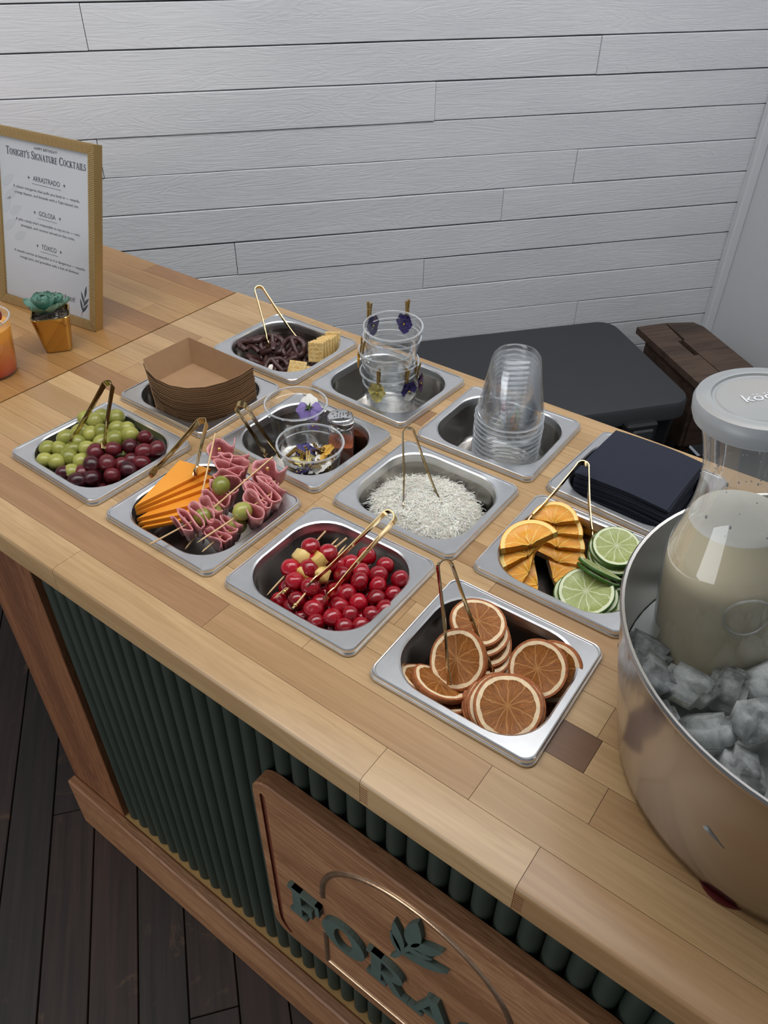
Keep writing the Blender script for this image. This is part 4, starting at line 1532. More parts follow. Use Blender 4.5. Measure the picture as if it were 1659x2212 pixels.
def vdir(p, right=0.0, up=0.0):
    v_ = VIEW(p)
    rg = Vector((R[0][0], R[1][0], R[2][0]))
    uu = Vector((R[0][1], R[1][1], R[2][1]))
    return (v_ + rg * right + uu * up).normalized()


def off(p, d, k):
    return tuple(Vector(p) + Vector(d) * k)


DG = 'dried orange slices in the pan'
W_ = 'in the dried orange pan'
A0 = (0.6455, 0.1090, -0.001)
na = Vector((0.16, -0.10, 1)).normalized()
place_slice('dried_orange_slice', DRY[0], 'dried orange slice with dark holes lying flat on top of the back stack', 'orange slice', DG, A0, na, 0.4, 0.98)
for k, (dx, dy, dz) in enumerate([(0.006, -0.003, -0.0065), (0.012, -0.006, -0.014), (0.016, -0.010, -0.022), (0.020, -0.016, -0.030)]):
    place_slice('dried_orange_slice', DRY[(k + 1) % 3], f'dried orange slice, {ORD[k + 1]} from the top of the back stack {W_}', 'orange slice', DG, (A0[0] + dx, A0[1] + dy, A0[2] + dz), Vector((0.25 + 0.05 * k, -0.15, 1)), k * 1.3, 0.97)
B0 = (0.6535, 0.0600, -0.005)
place_slice('dried_orange_slice', DRY[1], f'dried orange slice standing upright between the tongs {W_}', 'orange slice', DG, B0, vdir(B0, -0.55, 0.10), 1.0, 1.03)
C0 = (0.7195, 0.0410, -0.007)
nc = vdir(C0, 0.05, 0.25)
place_slice('dried_orange_slice', DRY[2], f'large dried orange slice facing the viewer at the front {W_}', 'orange slice', DG, C0, nc, 0.2, 1.07)
for k in range(4):
    c_ = Vector(C0) - nc * (0.0062 * (k + 1)) + Vector((-0.0030, -0.0010, 0.0015)) * (k + 1)
    if k == 0:
        c_ += Vector((0.006, 0.004, 0.0))
    place_slice('dried_orange_slice', DRY[k % 3], f'dried orange slice, {ORD[k + 1]} behind the large front slice {W_}', 'orange slice', DG, tuple(c_), nc, 1 + k, 1.05)
D0 = (0.7215, 0.0960, -0.005)
nd = vdir(D0, -0.22, 0.10)
place_slice('dried_orange_slice', DRY[0], f'dried orange slice with a dark crumpled centre at the right {W_}', 'orange slice', DG, D0, nd, 2.2, 0.98)
c_ = Vector(D0) - nd * 0.009 + Vector((0.010, 0.008, -0.004))
place_slice('dried_orange_slice', DRY[1], f'dried orange slice just behind the crumpled one {W_}', 'orange slice', DG, tuple(c_), vdir(c_, -0.30, 0.1), 0.7, 1.05)
c_ = Vector(D0) - nd * 0.016 + Vector((0.010, -0.006, -0.020))
place_slice('dried_orange_slice', DRY[2], f'dried orange slice lowest at the right edge {W_}', 'orange slice', DG, tuple(c_), vdir(c_, -0.25, 0.2), 0.1, 1.0)
for k, (p, lbx) in enumerate([((0.6490, 0.0330, -0.0200), 'upper'), ((0.6350, 0.0320, -0.0250), 'middle'), ((0.6560, 0.0300, -0.034), 'lower')]):
    place_slice('dried_orange_slice', DRY[k], f'{lbx} of three edge-on dried orange slices at the left rim {W_}', 'orange slice', DG, p, Vector((0.12 - 0.1 * k, 0.50 - 0.1 * k, 0.83)), k, 0.95)

LIME = [disc('lime', 0.0275, 0.0040, 0.0012, 0.0030, ('lime_rind', 'lime_pith', 'lime_flesh'), 0.0004, s_) for s_ in (5, 6)]
LG = 'lime slices in the citrus pan'
L0 = (0.7115, 0.3030, 0.000)
nl = Vector((0.08, -0.22, 1)).normalized()
for k in range(9):
    c_ = Vector(L0) + Vector((0.0008 * k - (0.004 if k % 2 else 0), -0.0012 * k + (0.002 if k % 2 else 0), -0.0056 * k))
    place_slice('lime_slice', LIME[k % 2], 'topmost lime slice of the back stack, cut face up' if k == 0 else f'lime slice, {ORD[k]} below the top of the back stack', 'lime slice', LG, tuple(c_), nl if k < 3 else Vector((0.04, -0.1, 1)), k * 0.7, 1.0)
F0_ = (0.7135, 0.2215, -0.006)
nf = Vector((-0.02, -0.30, 1)).normalized()
place_slice('lime_slice', LIME[0], 'large lime slice facing up at the front of the citrus pan', 'lime slice', LG, F0_, nf, 0.3, 1.10)
for k in range(8):
    c_ = Vector(F0_) + Vector((0.006 + 0.002 * k, 0.006 + 0.001 * k, -0.0058 * (k + 1)))
    if k == 1:
        c_ += Vector((-0.016, -0.004, 0))
    place_slice('lime_slice', LIME[k % 2], f'lime slice, {ORD[k]} below the large front slice', 'lime slice', LG, tuple(c_), Vector((0.05, -0.2, 1)), k * 0.9, 1.0)
for k in range(2):
    c_ = (0.7120 + 0.001 * k, 0.2560 - 0.0040 * k, 0.000 - 0.0045 * k)
    place_slice('lime_slice', LIME[k], ['steeply tilted lime slice showing its green rind between the two stacks', 'steeply tilted lime slice underneath the one between the two stacks'][k], 'lime slice', LG, c_, Vector((0.10, 0.62, 0.78)), 0.5 * k, 0.94)


def wedge(r, th, a0, a1, seed):
    """thick part slice of an orange with torn pulp at the cut side"""
    n = 22
    lp_ = lambda rad, z: [(rad * math.cos(a0 + (a1 - a0) * i / n), rad * math.sin(a0 + (a1 - a0) * i / n), z) for i in range(n + 1)]
    h = th / 2
    q1 = G()
    q1.loft([lp_(r - 0.0012, -h), lp_(r - 0.0003, -h * 0.92), lp_(r, -h * 0.6), lp_(r, h * 0.6), lp_(r - 0.0003, h * 0.92), lp_(r - 0.0012, h)], False, False, False)
    q2 = G()
    q2.loft([lp_(r - 0.0062, -h), lp_(r - 0.0012, -h)], False, False, False)
    q2.loft([lp_(r - 0.0012, h), lp_(r - 0.0062, h)], False, False, False)
    for e in (0, n):
        A = [lp_(r - 0.0062, -h)[e], lp_(r - 0.0004, -h)[e], lp_(r - 0.0004, h)[e], lp_(r - 0.0062, h)[e]]
        q2.add(A, [(0, 1, 2, 3)])
    r2 = random.Random(seed)
    jag = [0.0015 + 0.0022 * noise.noise((i * 0.35, seed * 3.1, 0)) for i in range(n + 1)]
    ins = [r * (0.05 + 0.06 * noise.noise((i * 0.4, seed * 5.7, 2))) for i in range(n + 1)]
    q3 = G()

    def jl(fr, z, jz):
        out = []
        for i in range(n + 1):
            t = a0 + (a1 - a0) * i / n
            rad = (r - 0.0062) * fr + ins[i] * (1 - fr)
            out.append((rad * math.cos(t), rad * math.sin(t), z + jz * (jag[i] - 0.0015)))
        return out
    q3.loft([jl(1, h, 0), jl(0.97, h - 0.0006, 0), jl(0.55, h - 0.0004, 0.2), jl(0.25, h - 0.0003, 0.4), jl(0.0, h * 0.4, 1)], False, False, False)
    q4 = G()
    q4.loft([jl(0.0, h * 0.4, 1), jl(-0.06, 0, 2), jl(0.02, -h * 0.5, 1), jl(0.3, -h, 0.3), jl(1, -h, 0)], False, False, False)
    for e in (0, n):
        A = [jl(1, h, 0)[e], jl(0.5, h - .0004, .2)[e], jl(0, h * 0.4, 1)[e], jl(0.02, -h * 0.5, 1)[e], jl(0.3, -h, 0.3)[e], jl(1, -h, 0)[e]]
        q4.add(A, [tuple(range(6))])
    return [(nm_, q_.mesh(nm_, m_, 50)) for nm_, q_, m_ in zip(('rind', 'pith', 'flesh', 'pulp'), (q1, q2, q3, q4), ('or_rind', 'or_pith', 'or_flesh', 'or_pulp'))]


OW = [wedge(0.036, 0.0110, -1.42, 1.42, s_) for s_ in (1, 2, 3)]
OG = 'orange wedges in the citrus pan'


def place_wedge(i, label, pos, nrm, outward, sc_=1.0):
    root = thing('orange_wedge', label, 'orange wedge', frame(pos, nrm, outward) @ Matrix.Scale(sc_, 4), OG)
    for n_, me in OW[i % 3]:
        link(n_, me, root)


WO = [((0.6350, 0.2400, 0.0040), (-0.06, -0.32, 1), (-0.72, 0.70, 0), 0.95, 'topmost orange wedge of the front pile, broad juicy face up'),
      ((0.6360, 0.2370, -0.0090), (-0.05, -0.40, 1), (-0.88, 0.40, 0), 0.92, 'second orange wedge of the front pile under the topmost'),
      ((0.6440, 0.2280, -0.0230), (0.05, -0.55, 0.9), (-0.95, -0.1, 0), 0.88, 'third orange wedge of the front pile showing its rind at the near rim'),
      ((0.6560, 0.2300, -0.0380), (0.2, -0.3, 1), (-0.8, -0.5, 0), 0.92, 'lowest orange wedge of the front pile'),
      ((0.6350, 0.3000, -0.0040), (0.05, -0.45, 1), (-0.40, 0.9, 0), 0.80, 'topmost orange wedge of the back pile beneath the tongs'),
      ((0.6410, 0.2990, -0.0160), (0.1, -0.42, 1), (-0.25, 0.95, 0), 0.85, 'second orange wedge of the back pile'),
      ((0.6480, 0.2900, -0.0280), (0.15, -0.35, 1), (-0.30, 0.95, 0), 0.90, 'third orange wedge of the back pile'),
      ((0.6560, 0.2800, -0.0400), (0.1, -0.25, 1), (-0.2, 0.95, 0), 0.92, 'fourth orange wedge of the back pile'),
      ((0.6620, 0.2580, -0.0480), (0.1, -0.1, 1), (0.6, 0.7, 0), 0.95, 'orange wedge lowest on the pan bottom beside the limes')]
for i, (p, nn, ow, s_, lb) in enumerate(WO):
    place_wedge(i, lb, p, nn, ow, s_)

# ================================================================== pretzels and crackers
pz = []
for t in range(61):
    a = 2 * PI * t / 60
    # pretzel curve: heart outline that crosses itself at the bottom
    pz.append(a)
pts_ = []
for i in range(49):
    t = i / 48
    a = -0.35 * PI + t * 2.7 * PI
    pts_.append(a)


def pretzel_mesh(seed):
    q = G()
    r_ = 0.0040
    out = []
    for i in range(37):
        t = math.radians(-55 + 290 * i / 36)
        out.append((0.0165 * math.cos(t) * 1.05, 0.0150 * math.sin(t), 0.0006 * math.sin(i)))
    q.tube([(-0.004, 0.0132, 0.002), (-0.001, 0.006, 0.0022), (0.004, -0.003, 0.0024), (0.0085, -0.0105, 0.0012), out[0]] , r_ * 1.02, 9)
    q.tube(out, r_ * 1.1, 9)
    q.tube([out[-1], (-0.0085, -0.0105, 0.001), (-0.004, -0.003, -0.0012), (0.001, 0.006, -0.0012), (0.004, 0.0132, -0.001)], r_ * 1.02, 9)
    q.v = [tuple(Vector(p) * (1 + 0.10 * noise.noise(Vector(p) * 150 + Vector((seed, 0, 0))))) for p in q.v]
    return q.mesh('chocolate_pretzel', 'choc', 70)


PZ = [pretzel_mesh(s_) for s_ in (1.0, 5.0)]
PP = [((0.0905, 0.4520, -0.0130), (0.25, -0.75, 0.65), 'chocolate pretzel standing upright beside the crackers, its three holes showing', 0.3),
      ((0.0290, 0.4160, -0.0160), (0.2, 0.3, 0.9), 'chocolate pretzel at the left end of the pretzel pile', 1.0),
      ((0.0240, 0.4380, -0.0130), (-0.4, 0.2, 0.9), 'chocolate pretzel at the far left against the pan wall', 2.2),
      ((0.0560, 0.4380, -0.0120), (0.3, -0.5, 0.8), 'chocolate pretzel under the left jaw of the tongs', 0.2),
      ((0.0640, 0.4180, -0.0180), (-0.5, -0.6, 0.6), 'chocolate pretzel tilted on edge in the middle of the pile', 1.4),
      ((0.0560, 0.4010, -0.0260), (0.2, 0.6, 0.8), 'chocolate pretzel low at the near rim, left part', 2.6),
      ((0.0930, 0.4080, -0.0290), (0.5, -0.3, 0.8), 'chocolate pretzel lying low at the near rim by the cracker', 0.9),
      ((0.0990, 0.4280, -0.0270), (-0.3, -0.4, 0.9), 'chocolate pretzel just in front of the upright one', 1.9),
      ((0.1080, 0.4520, -0.0300), (0.6, 0.1, 0.8), 'chocolate pretzel deep between the upright one and the crackers', 0.5),
      ((0.0700, 0.4600, -0.0260), (0.0, -0.4, 0.9), 'chocolate pretzel at the back behind the tongs', 2.9),
      ((0.0420, 0.4540, -0.0300), (0.3, 0.2, 0.9), 'chocolate pretzel lowest at the back left', 0.7),
      ((0.0780, 0.4350, -0.0310), (0.0, 0.0, 1), 'chocolate pretzel at the bottom of the pile centre', 0.1)]
for i, (p, n_, lb, sp_) in enumerate(PP):
    o = link('chocolate_pretzel', PZ[i % 2])
    o.matrix_world = frame(p, n_) @ Matrix.Rotation(sp_, 4, 'Z') @ Matrix.Scale(1.08, 4)
    tag(o, lb, 'pretzel', 'chocolate pretzels in the pan')
g = G()
n = 28
vs = []
for j in range(n + 1):
    for i in range(n + 1):
        x, y = -1 + 2 * i / n, -1 + 2 * j / n
        dp = 0.0
        for px in (-0.6, -0.2, 0.2, 0.6):
            for py in (-0.6, -0.2, 0.2, 0.6):
                dp += math.exp(-((x - px) ** 2 + (y - py) ** 2) / 0.004)
        ed = max(abs(x), abs(y))
        vs.append((x * 0.0185, y * 0.0185, 0.0022 - 0.0011 * min(1, dp) - (0.0012 if ed > 0.97 else 0) + 0.0003 * noise.noise((x * 3, y * 3, 0))))
fs = [(j * (n + 1) + i, j * (n + 1) + i + 1, (j + 1) * (n + 1) + i + 1, (j + 1) * (n + 1) + i) for j in range(n) for i in range(n)]
g.add(vs, fs)
g.box(-0.0185, -0.0185, -0.0022, 0.0185, 0.0185, 0.0012, 0.0008)
crk = g.mesh('cracker', 'cracker', 60)
for k in range(7):
    o = link('cracker', crk)
    n_ = Vector((0.50, -0.80, 0.28))
    p = Vector((0.1310, 0.4610, -0.0110)) + Vector((0.0010, 0.0058, 0.0003)) * k + Vector((0, 0, 0.004 if k == 6 else 0))
    o.matrix_world = frame(p, n_, (0.8, 0.55, 0.05)) @ Matrix.Rotation(0.05 * (k % 3 - 1), 4, 'Z') @ Matrix.Diagonal((0.68, 0.90, 0.9, 1))
    tag(o, f'square cracker standing on edge, {ORD[k]} from the front of the row beside the pretzels', 'cracker', 'crackers beside the pretzels')
o = link('cracker', crk)
o.matrix_world = frame((0.1330, 0.4100, -0.0210), (0.05, -0.75, 0.66), (0.95, 0.3, 0)) @ Matrix.Scale(0.85, 4)
tag(o, 'square cracker leaning alone at the near rim of the pretzel pan', 'cracker', 'crackers beside the pretzels')
o = link('cracker', crk)
o.matrix_world = frame((0.1350, 0.4200, -0.0300), (-0.2, -0.4, 0.85), (0.95, 0.2, -0.1)) @ Matrix.Scale(0.85, 4)
tag(o, 'square cracker lying low between the near rim and the standing row', 'cracker', 'crackers beside the pretzels')

# ================================================================== kraft trays
# outline of the rim, counter clockwise from the left corner; the long near side bows out
NB = 8


def tray_mesh(k):
    rim = [(0.0250, 0.2100), (0.0480, 0.1960), (0.0760, 0.1880), (0.1050, 0.1880), (0.1290, 0.1960), (0.1490, 0.2120), (0.1620, 0.2360), (0.1665, 0.2620), (0.1640, 0.2910), (0.1290, 0.2925), (0.0780, 0.2945), (0.0260, 0.2960)]
    c = (0.098, 0.247)
    base = [(c[0] + (x - c[0]) * 0.80, c[1] + (y - c[1]) * 0.76) for x, y in rim]
    H = 0.034
    out, inn, bo_, bi = [], [], [], []
    q = G()
    th = 0.0006
    loops = [[(x, y, -H) for x, y in base], [(x, y, 0.0) for x, y in rim],
             [(c[0] + (x - c[0]) * 0.992, c[1] + (y - c[1]) * 0.989, 0.0) for x, y in rim],
             [(c[0] + (x - c[0]) * 0.985, c[1] + (y - c[1]) * 0.985, -H + th) for x, y in base]]
    dip = [0, -.0015, -.003, -.0035, -.003, -.0018, -.0006, 0, 0, 0, 0, 0]
    for li in (1, 2):
        loops[li] = [(x, y, dip[i]) for i, (x, y, z) in enumerate(loops[li])]
    q.loft(loops, True, True)
    return q.mesh('paper_tray', 'kraft', 22)


tm = tray_mesh(0)
for k in range(26):
    o = link('paper_tray', tm)
    z = 0.050 - 0.00315 * k
    c = Vector((0.098, 0.247, 0))
    sh = Vector((rnd.uniform(-.0006, .0006) + 0.00022 * k, rnd.uniform(-.0006, .0006) - (0.004 if k == 25 else 0), z))
    sc_ = 1.0 - 0.0016 * k
    o.matrix_world = Matrix.Translation(c + sh) @ Matrix.Rotation(rnd.uniform(-.012, .012) + (0.03 if k > 23 else 0), 4, 'Z') @ Matrix.Diagonal((sc_, sc_, 1, 1)) @ Matrix.Translation((-c.x, -c.y, 0))
    lb = 'topmost brown kraft paper tray, its open inside in view' if k == 0 else ('bottom brown kraft paper tray of the stack' if k == 25 else f'brown kraft paper tray, {ORD[k]} from the top of the nested stack')
    tag(o, lb, 'paper tray', 'nested kraft paper trays')

# ================================================================== napkins
q = G()
n = 12
hs = 0.0600


def nap(z0, z1, bend):
    lo, hi = [], []
    for s_, dst in ((z0, lo), (z1, hi)):
        for j in range(n + 1):
            for i in range(n + 1):
                x, y = -hs + 2 * hs * i / n, -hs + 2 * hs * j / n
                e = max(abs(x), abs(y)) / hs
                dst.append((x, y, s_ + bend * (-(x / hs) ** 2 - 0.6 * (y / hs) ** 2) + 0.0006 * noise.noise((x * 40, y * 40, 2))))
    N_ = (n + 1) ** 2
    q_ = G()
    fs = []
    for j in range(n):
        for i in range(n):
            k = j * (n + 1) + i
            fs.append((k + N_, k + 1 + N_, k + n + 2 + N_, k + n + 1 + N_))
            fs.append((k, k + n + 1, k + n + 2, k + 1))
    ed = [i for i in range(n)] + [n + (n + 1) * j for j in range(n)] + [N_ - 1 - i for i in range(n)] + [(n + 1) * (n - j) for j in range(n)]
    for a in range(len(ed)):
        b_ = ed[(a + 1) % len(ed)]
        fs.append((ed[a], b_, b_ + N_, ed[a] + N_))
    q_.add(lo + hi, fs)
    return q_.mesh('paper_napkin', 'navy', 30)


nm_ = [nap(0.0, 0.0030, 0.0030), nap(0.0, 0.0030, 0.0022)]
for k in range(22):
    o = link('paper_napkin', nm_[k % 2])
    z = 0.0170 - 0.0035 * k
    o.matrix_world = Matrix.Translation((0.6795 + 0.0002 * k + rnd.uniform(-.0009, .0009), 0.4415 - 0.0006 * k + rnd.uniform(-.0009, .0009), z)) @ Matrix.Rotation(-0.012 + rnd.uniform(-.018, .018), 4, 'Z') @ Matrix.Diagonal((1 - 0.002 * k, 1 - 0.0022 * k, 1, 1))
    tag(o, 'topmost navy blue paper napkin on the stack' if k == 0 else f'navy blue paper napkin, {ORD[k]} from the top of the stack', 'napkin', 'stacked navy paper napkins')


# ================================================================== clear cups
def cup_parts(rt, rb, h, mat='clear', thick=0.0006, flip=False, seg=44):
    s_ = -1 if flip else 1
    z = lambda v_: s_ * v_
    q = G()
    q.lathe([(0.0005, z(0.0016)), (rb * 0.72, z(0.0016)), (rb * 0.80, z(0.0004)), (rb * 0.93, z(0.0)), (rb, z(0.0022)), (rb + (rt - rb) * 0.30, z(h * 0.32)), (rb + (rt - rb) * 0.80, z(h * 0.80)), (rt - 0.0016, z(h - 0.011)), (rt - 0.0004, z(h - 0.0102)), (rt, z(h - 0.0016))], seg)
    body = q.mesh('body', mat, 40)
    q = G()
    q.lathe([(rt - 0.0004, z(h - 0.0022)), (rt + 0.0014, z(h - 0.0026)), (rt + 0.0022, z(h - 0.0012)), (rt + 0.0014, z(h + 0.0001)), (rt - 0.0004, z(h - 0.0004)), (rt - 0.0004, z(h - 0.0022))], seg)
    rim = q.mesh('rim', 'clear_thick', 60)
    return [('body', body), ('rim', rim)]


def cup(parts, label, pos, group, tilt=(0, 0)):
    root = thing('plastic_cup', label, 'cup', Matrix.Translation(pos) @ Matrix.Rotation(tilt[0], 4, 'X') @ Matrix.Rotation(tilt[1], 4, 'Y'), group)
    for n_, me in parts:
        link(n_, me, root)
    return root


# upside down stack
BIG = cup_parts(0.0445, 0.0315, 0.092, 'clear_stack', flip=True)
q = G()
q.lathe([(0.0005, -0.004), (0.019, -0.0035), (0.0205, -0.0012), (0.0225, 0.0), (0.027, -0.0016), (0.0305, -0.0062), (0.0325, -0.0130), (0.0360, -0.034), (0.0430, -0.0755), (0.0441, -0.0765), (0.0445, -0.0905)], 48)
BIG = [('body', q.mesh('body', 'clear_stack', 35)), BIG[1]]
for k in range(14):
    lb = 'topmost upside down clear plastic cup, standing tall above the stack' if k == 0 else f'upside down clear plastic cup, {ORD[k]} from the top of the stack'
    cup(BIG, lb, (0.4985 + rnd.uniform(-.0005, .0005), 0.4290 + rnd.uniform(-.0005, .0005), 0.122 - 0.0072 * k), 'upside down clear cups')
# stack of cups with clips
SMALL = cup_parts(0.0405, 0.0300, 0.076, 'clear')
zz = [0.0985, 0.0790, 0.0600, 0.0430, 0.0260, 0.0090]
tl = [(0.05, 0.03), (-0.03, 0.02), (0.03, -0.03), (-0.02, 0.03), (0.02, -0.02), (0, 0)]
dx = [0.004, -0.001, -0.002, -0.004, -0.001, 0.002]
for k in range(6):
    cup(SMALL, f'clear plastic cup, {ORD[k]} from the top of the stack with clipped flowers', (0.2975 + dx[k], 0.4345, zz[k] - 0.076 + 0.002), 'upright clear cups with clips', tl[k])

# ================================================================== flowers and clips
def petal_mesh(r, mat, cup_=0.25, notch=0.0):
    q = G()
    n_, m_ = 10, 5
    vs = []
    for j in range(m_ + 1):
        f = j / m_
        for i in range(n_ + 1):
            a = -1 + 2 * i / n_
            wv = math.sqrt(max(0.0, 1 - ((f - 0.52) / 0.54) ** 2)) if f < 0.999 else 0.42
            x = r * 1.75 * (f - 0.16 * f * f * a * a)
            y = r * 0.98 * a * wv
            vs.append((x, y, r * cup_ * (a * a * 0.5 + f * f * 0.4) + r * 0.13 * noise.noise((a * 2, f * 3, r * 900))))
    fs = [(j * (n_ + 1) + i, j * (n_ + 1) + i + 1, (j + 1) * (n_ + 1) + i + 1, (j + 1) * (n_ + 1) + i) for j in range(m_) for i in range(n_)]
    q.add(vs, fs)
    return q.mesh('petal', mat, 80)


PET = {}


def pansy(label, mw, cols, r=0.0085, back=False, group=None):
    root = thing('pansy_flower', label, 'flower', mw, group)
    for k, (ang, cidx, z, s_) in enumerate(((PI / 2 - 0.55, 0, -0.0010, 1.0), (PI / 2 + 0.55, 0, -0.0012, 1.0), (0.15, 1, -0.0002, 0.92), (PI - 0.15, 1, -0.0001, 0.92), (-PI / 2, 2, 0.0006, 1.05))):
        key = cols[cidx]
        if key not in PET:
            PET[key] = petal_mesh(0.0085, key)
        link('petal', PET[key], root, Matrix.Translation((0, 0, z)) @ Matrix.Rotation(ang, 4, 'Z') @ Matrix.Scale(s_ * r / 0.0085, 4))
    q = G()
    q.ball((0.0012, 0.0016, 0.0012), 8, 6, Matrix.Translation((0, -0.001, 0.0016)))
    q.obj('eye', 'eye', root, 80)
    if back:
        for k in range(5):
            q = G()
            q.tube([(0, 0, -0.0015), (0.003 * math.cos(k * 1.26), 0.003 * math.sin(k * 1.26), -0.0035), (0.0075 * math.cos(k * 1.26), 0.0075 * math.sin(k * 1.26), -0.0042)], [0.0010, 0.0013, 0.0002], 6)
            q.obj('sepal', 'stem', root, 80)
    return root


def clip_parts():
    out = []
    for s_ in (-1, 1):
        q = G()
        P = [(0.0008 * s_, -0.0125), (0.0030 * s_, -0.0115), (0.0030 * s_, 0.0010), (0.0042 * s_, 0.0130), (0.0020 * s_, 0.0130), (0.0004 * s_, 0.0005)]
        q.prism(P, -0.0016, 0.0016)
        out.append(('jaw', q.mesh('jaw', 'clip', 25)))
    q = G()
    q.tube([(0.0022 * math.cos(t), 0.0015 + 0.0022 * math.sin(t), -0.0018 + 0.0036 * t / (4 * PI)) for t in [4 * PI * i / 32 for i in range(33)]], 0.00035, 5)
    out.append(('spring', q.mesh('spring', 'gold_satin', 60)))
    return out


CP = clip_parts()


def clip(label, mw, group):
    root = thing('mini_clothespin', label, 'clothespin', mw, group)
    for n_, me in CP:
        link(n_, me, root)


AX = Vector((0.2975, 0.4345, 0))
CLG = 'mini clothespins on the cups'
# angle about the stack axis measured in world, height of the rim
vang = math.atan2(CAMP.y - AX.y, CAMP.x - AX.x)
SPEC = [(vang - 2.25, 0.1010, 0, 'petal_deep', 'at the far left of the top cup rim', 0.15), (vang + 2.55, 0.1010, 0, 'petal_deep', 'at the far right of the top cup rim', -0.1),
        (vang - 1.45, 0.0620, 1, 'petal_gold', 'at the left side of the third cup', 0.5), (vang - 0.42, 0.0280, 1, 'petal_yellow', 'at the near left of the fifth cup', 0.1),
        (vang + 0.62, 0.0285, 1, 'petal_deep', 'at the near right of the fifth cup', -0.2), (vang + 1.25, 0.0290, 1, 'petal_wine', 'at the right side of the fifth cup', -0.45)]
for a, z, o_, colr, where, roll in SPEC:
    rr_ = 0.0405
    d = Vector((math.cos(a), math.sin(a), 0))
    p = AX + d * rr_ + Vector((0, 0, z))
    # clip stands on the rim, mouth down
    mw = frame(p + Vector((0, 0, 0.0045)), d.cross(Vector((0, 0, 1))).normalized(), d) @ Matrix.Identity(4)
    m3 = mw.to_3x3()
    if m3.col[1].z < 0:
        mw = frame(p + Vector((0, 0, 0.0045)), -(d.cross(Vector((0, 0, 1))).normalized()), d)
    clip(f'mini gold clothespin {where}', mw @ Matrix.Rotation(roll * 0.3, 4, 'Z'), CLG)
    fp = AX + d * (rr_ - 0.0062 if o_ == 0 else rr_ + 0.0052) + Vector((0, 0, z - 0.015))
    nz = -d if o_ == 0 else d
    cols = (colr, colr, colr)
    if colr == 'petal_deep' and o_ == 1:
        cols = ('petal_deep', 'petal_deep', 'petal_white')
    pansy({'petal_deep': 'deep purple pansy', 'petal_gold': 'golden yellow pansy', 'petal_yellow': 'pale yellow pansy', 'petal_wine': 'wine red pansy'}[colr] + f' held by the clothespin {where}', frame(fp, nz, Vector((0, 0, 1)).cross(nz)), cols, 0.0088, group='pansies clipped to the cups')

# ================================================================== flower cups and shaker
FC = cup_parts(0.0425, 0.0310, 0.070, 'clear')
cup(FC, 'empty looking clear plastic cup with one violet pansy inside, back of the flower pan', (0.2440, 0.2870, -0.0470), 'clear cups in the flower pan')
FCC = Vector((0.3190, 0.2295, -0.0500))
cup(FC, 'clear plastic cup full of mini clothespins and loose flowers, front of the flower pan', FCC, 'clear cups in the flower pan')
pb = (0.2560, 0.3000, 0.0120)
pansy('violet and white pansy lying face down high in the back clear cup', frame(pb, (-0.35, 0.55, -0.75), (0.8, 0.6, 0)), ('petal_violet', 'petal_violet', 'petal_white'), 0.0118, True)
pansy('small deep purple pansy in the back clear cup beside the violet one', frame((0.2700, 0.2900, -0.0080), (0.3, 0.2, 0.9)), ('petal_deep', 'petal_deep', 'petal_deep'), 0.0060)
FL = [((0.004, 0.016, 0.034), 'petal_deep', 'purple pansy at the back of the clothespin cup'), ((-0.014, 0.006, 0.030), 'petal_deep', 'purple pansy at the left of the clothespin cup'), ((0.016, 0.010, 0.040), 'petal_gold', 'golden pansy highest at the back of the clothespin cup'),
      ((-0.008, -0.010, 0.028), 'petal_yellow', 'pale yellow pansy at the front left of the clothespin cup'), ((0.010, -0.004, 0.028), 'petal_yellow', 'pale yellow pansy in the middle of the clothespin cup'), ((0.004, -0.016, 0.027), 'petal_deep', 'darkest purple pansy at the front of the clothespin cup'), ((0.020, -0.004, 0.032), 'petal_white', 'white pansy at the right of the clothespin cup')]
for i, (p, c_, lb) in enumerate(FL):
    pansy(lb, frame(FCC + Vector(p) + Vector((0, 0, 0.014)), Vector((0.5 * math.sin(i * 2.1), 0.5 * math.cos(i * 1.7), 0.8))) @ Matrix.Rotation(i * 1.1, 4, 'Z'), (c_, c_, c_), 0.0092, i in (2,), 'loose pansies in the clothespin cup')
r4 = random.Random(12)
LOOSE = []
for k in range(48):
    a, rr_ = k * 2.39996, (0.004 + 0.027 * ((k % 15) / 14) ** 0.6)
    zl = 0.020 + 0.0085 * (k // 12) + 0.004 * r4.random()
    rr_ = min(0.006 + 0.026 * ((k * 7 % 12) / 11), 0.0255 + 0.0115 * zl / 0.07 - 0.006)
    mw = Matrix.Translation(FCC + Vector((rr_ * math.cos(a), rr_ * math.sin(a), zl))) @ Matrix.Rotation(r4.uniform(0, 6), 4, 'Z') @ Matrix.Rotation(r4.uniform(-1.3, 1.3), 4, 'X') @ Matrix.Scale(0.86, 4)
    LOOSE.append(mw)
for mw, lb in zip(LOOSE, pile_labels([m_.translation for m_ in LOOSE], 'mini gold clothespin', 'the cup heap', 7)):
    clip(lb, mw, 'loose mini clothespins in the cup')
SH = thing('salt_shaker', 'square glass shaker with a perforated steel lid and orange chili salt', 'shaker', Matrix.Translation((0.3095, 0.3030, -0.0640)) @ Matrix.Rotation(0.62, 4, 'Z'))
g = G()
g.loft([rrect(0.034, 0.034, 0.005, 4, 0.0), rrect(0.037, 0.037, 0.006, 4, 0.002), rrect(0.037, 0.037, 0.006, 4, 0.052), rrect(0.034, 0.034, 0.010, 4, 0.060), rrect(0.029, 0.029, 0.0140, 4, 0.0645), rrect(0.029, 0.029, 0.0142, 4, 0.068)], True, False)
g.obj('jar', 'glass', SH, 40)
g = G()
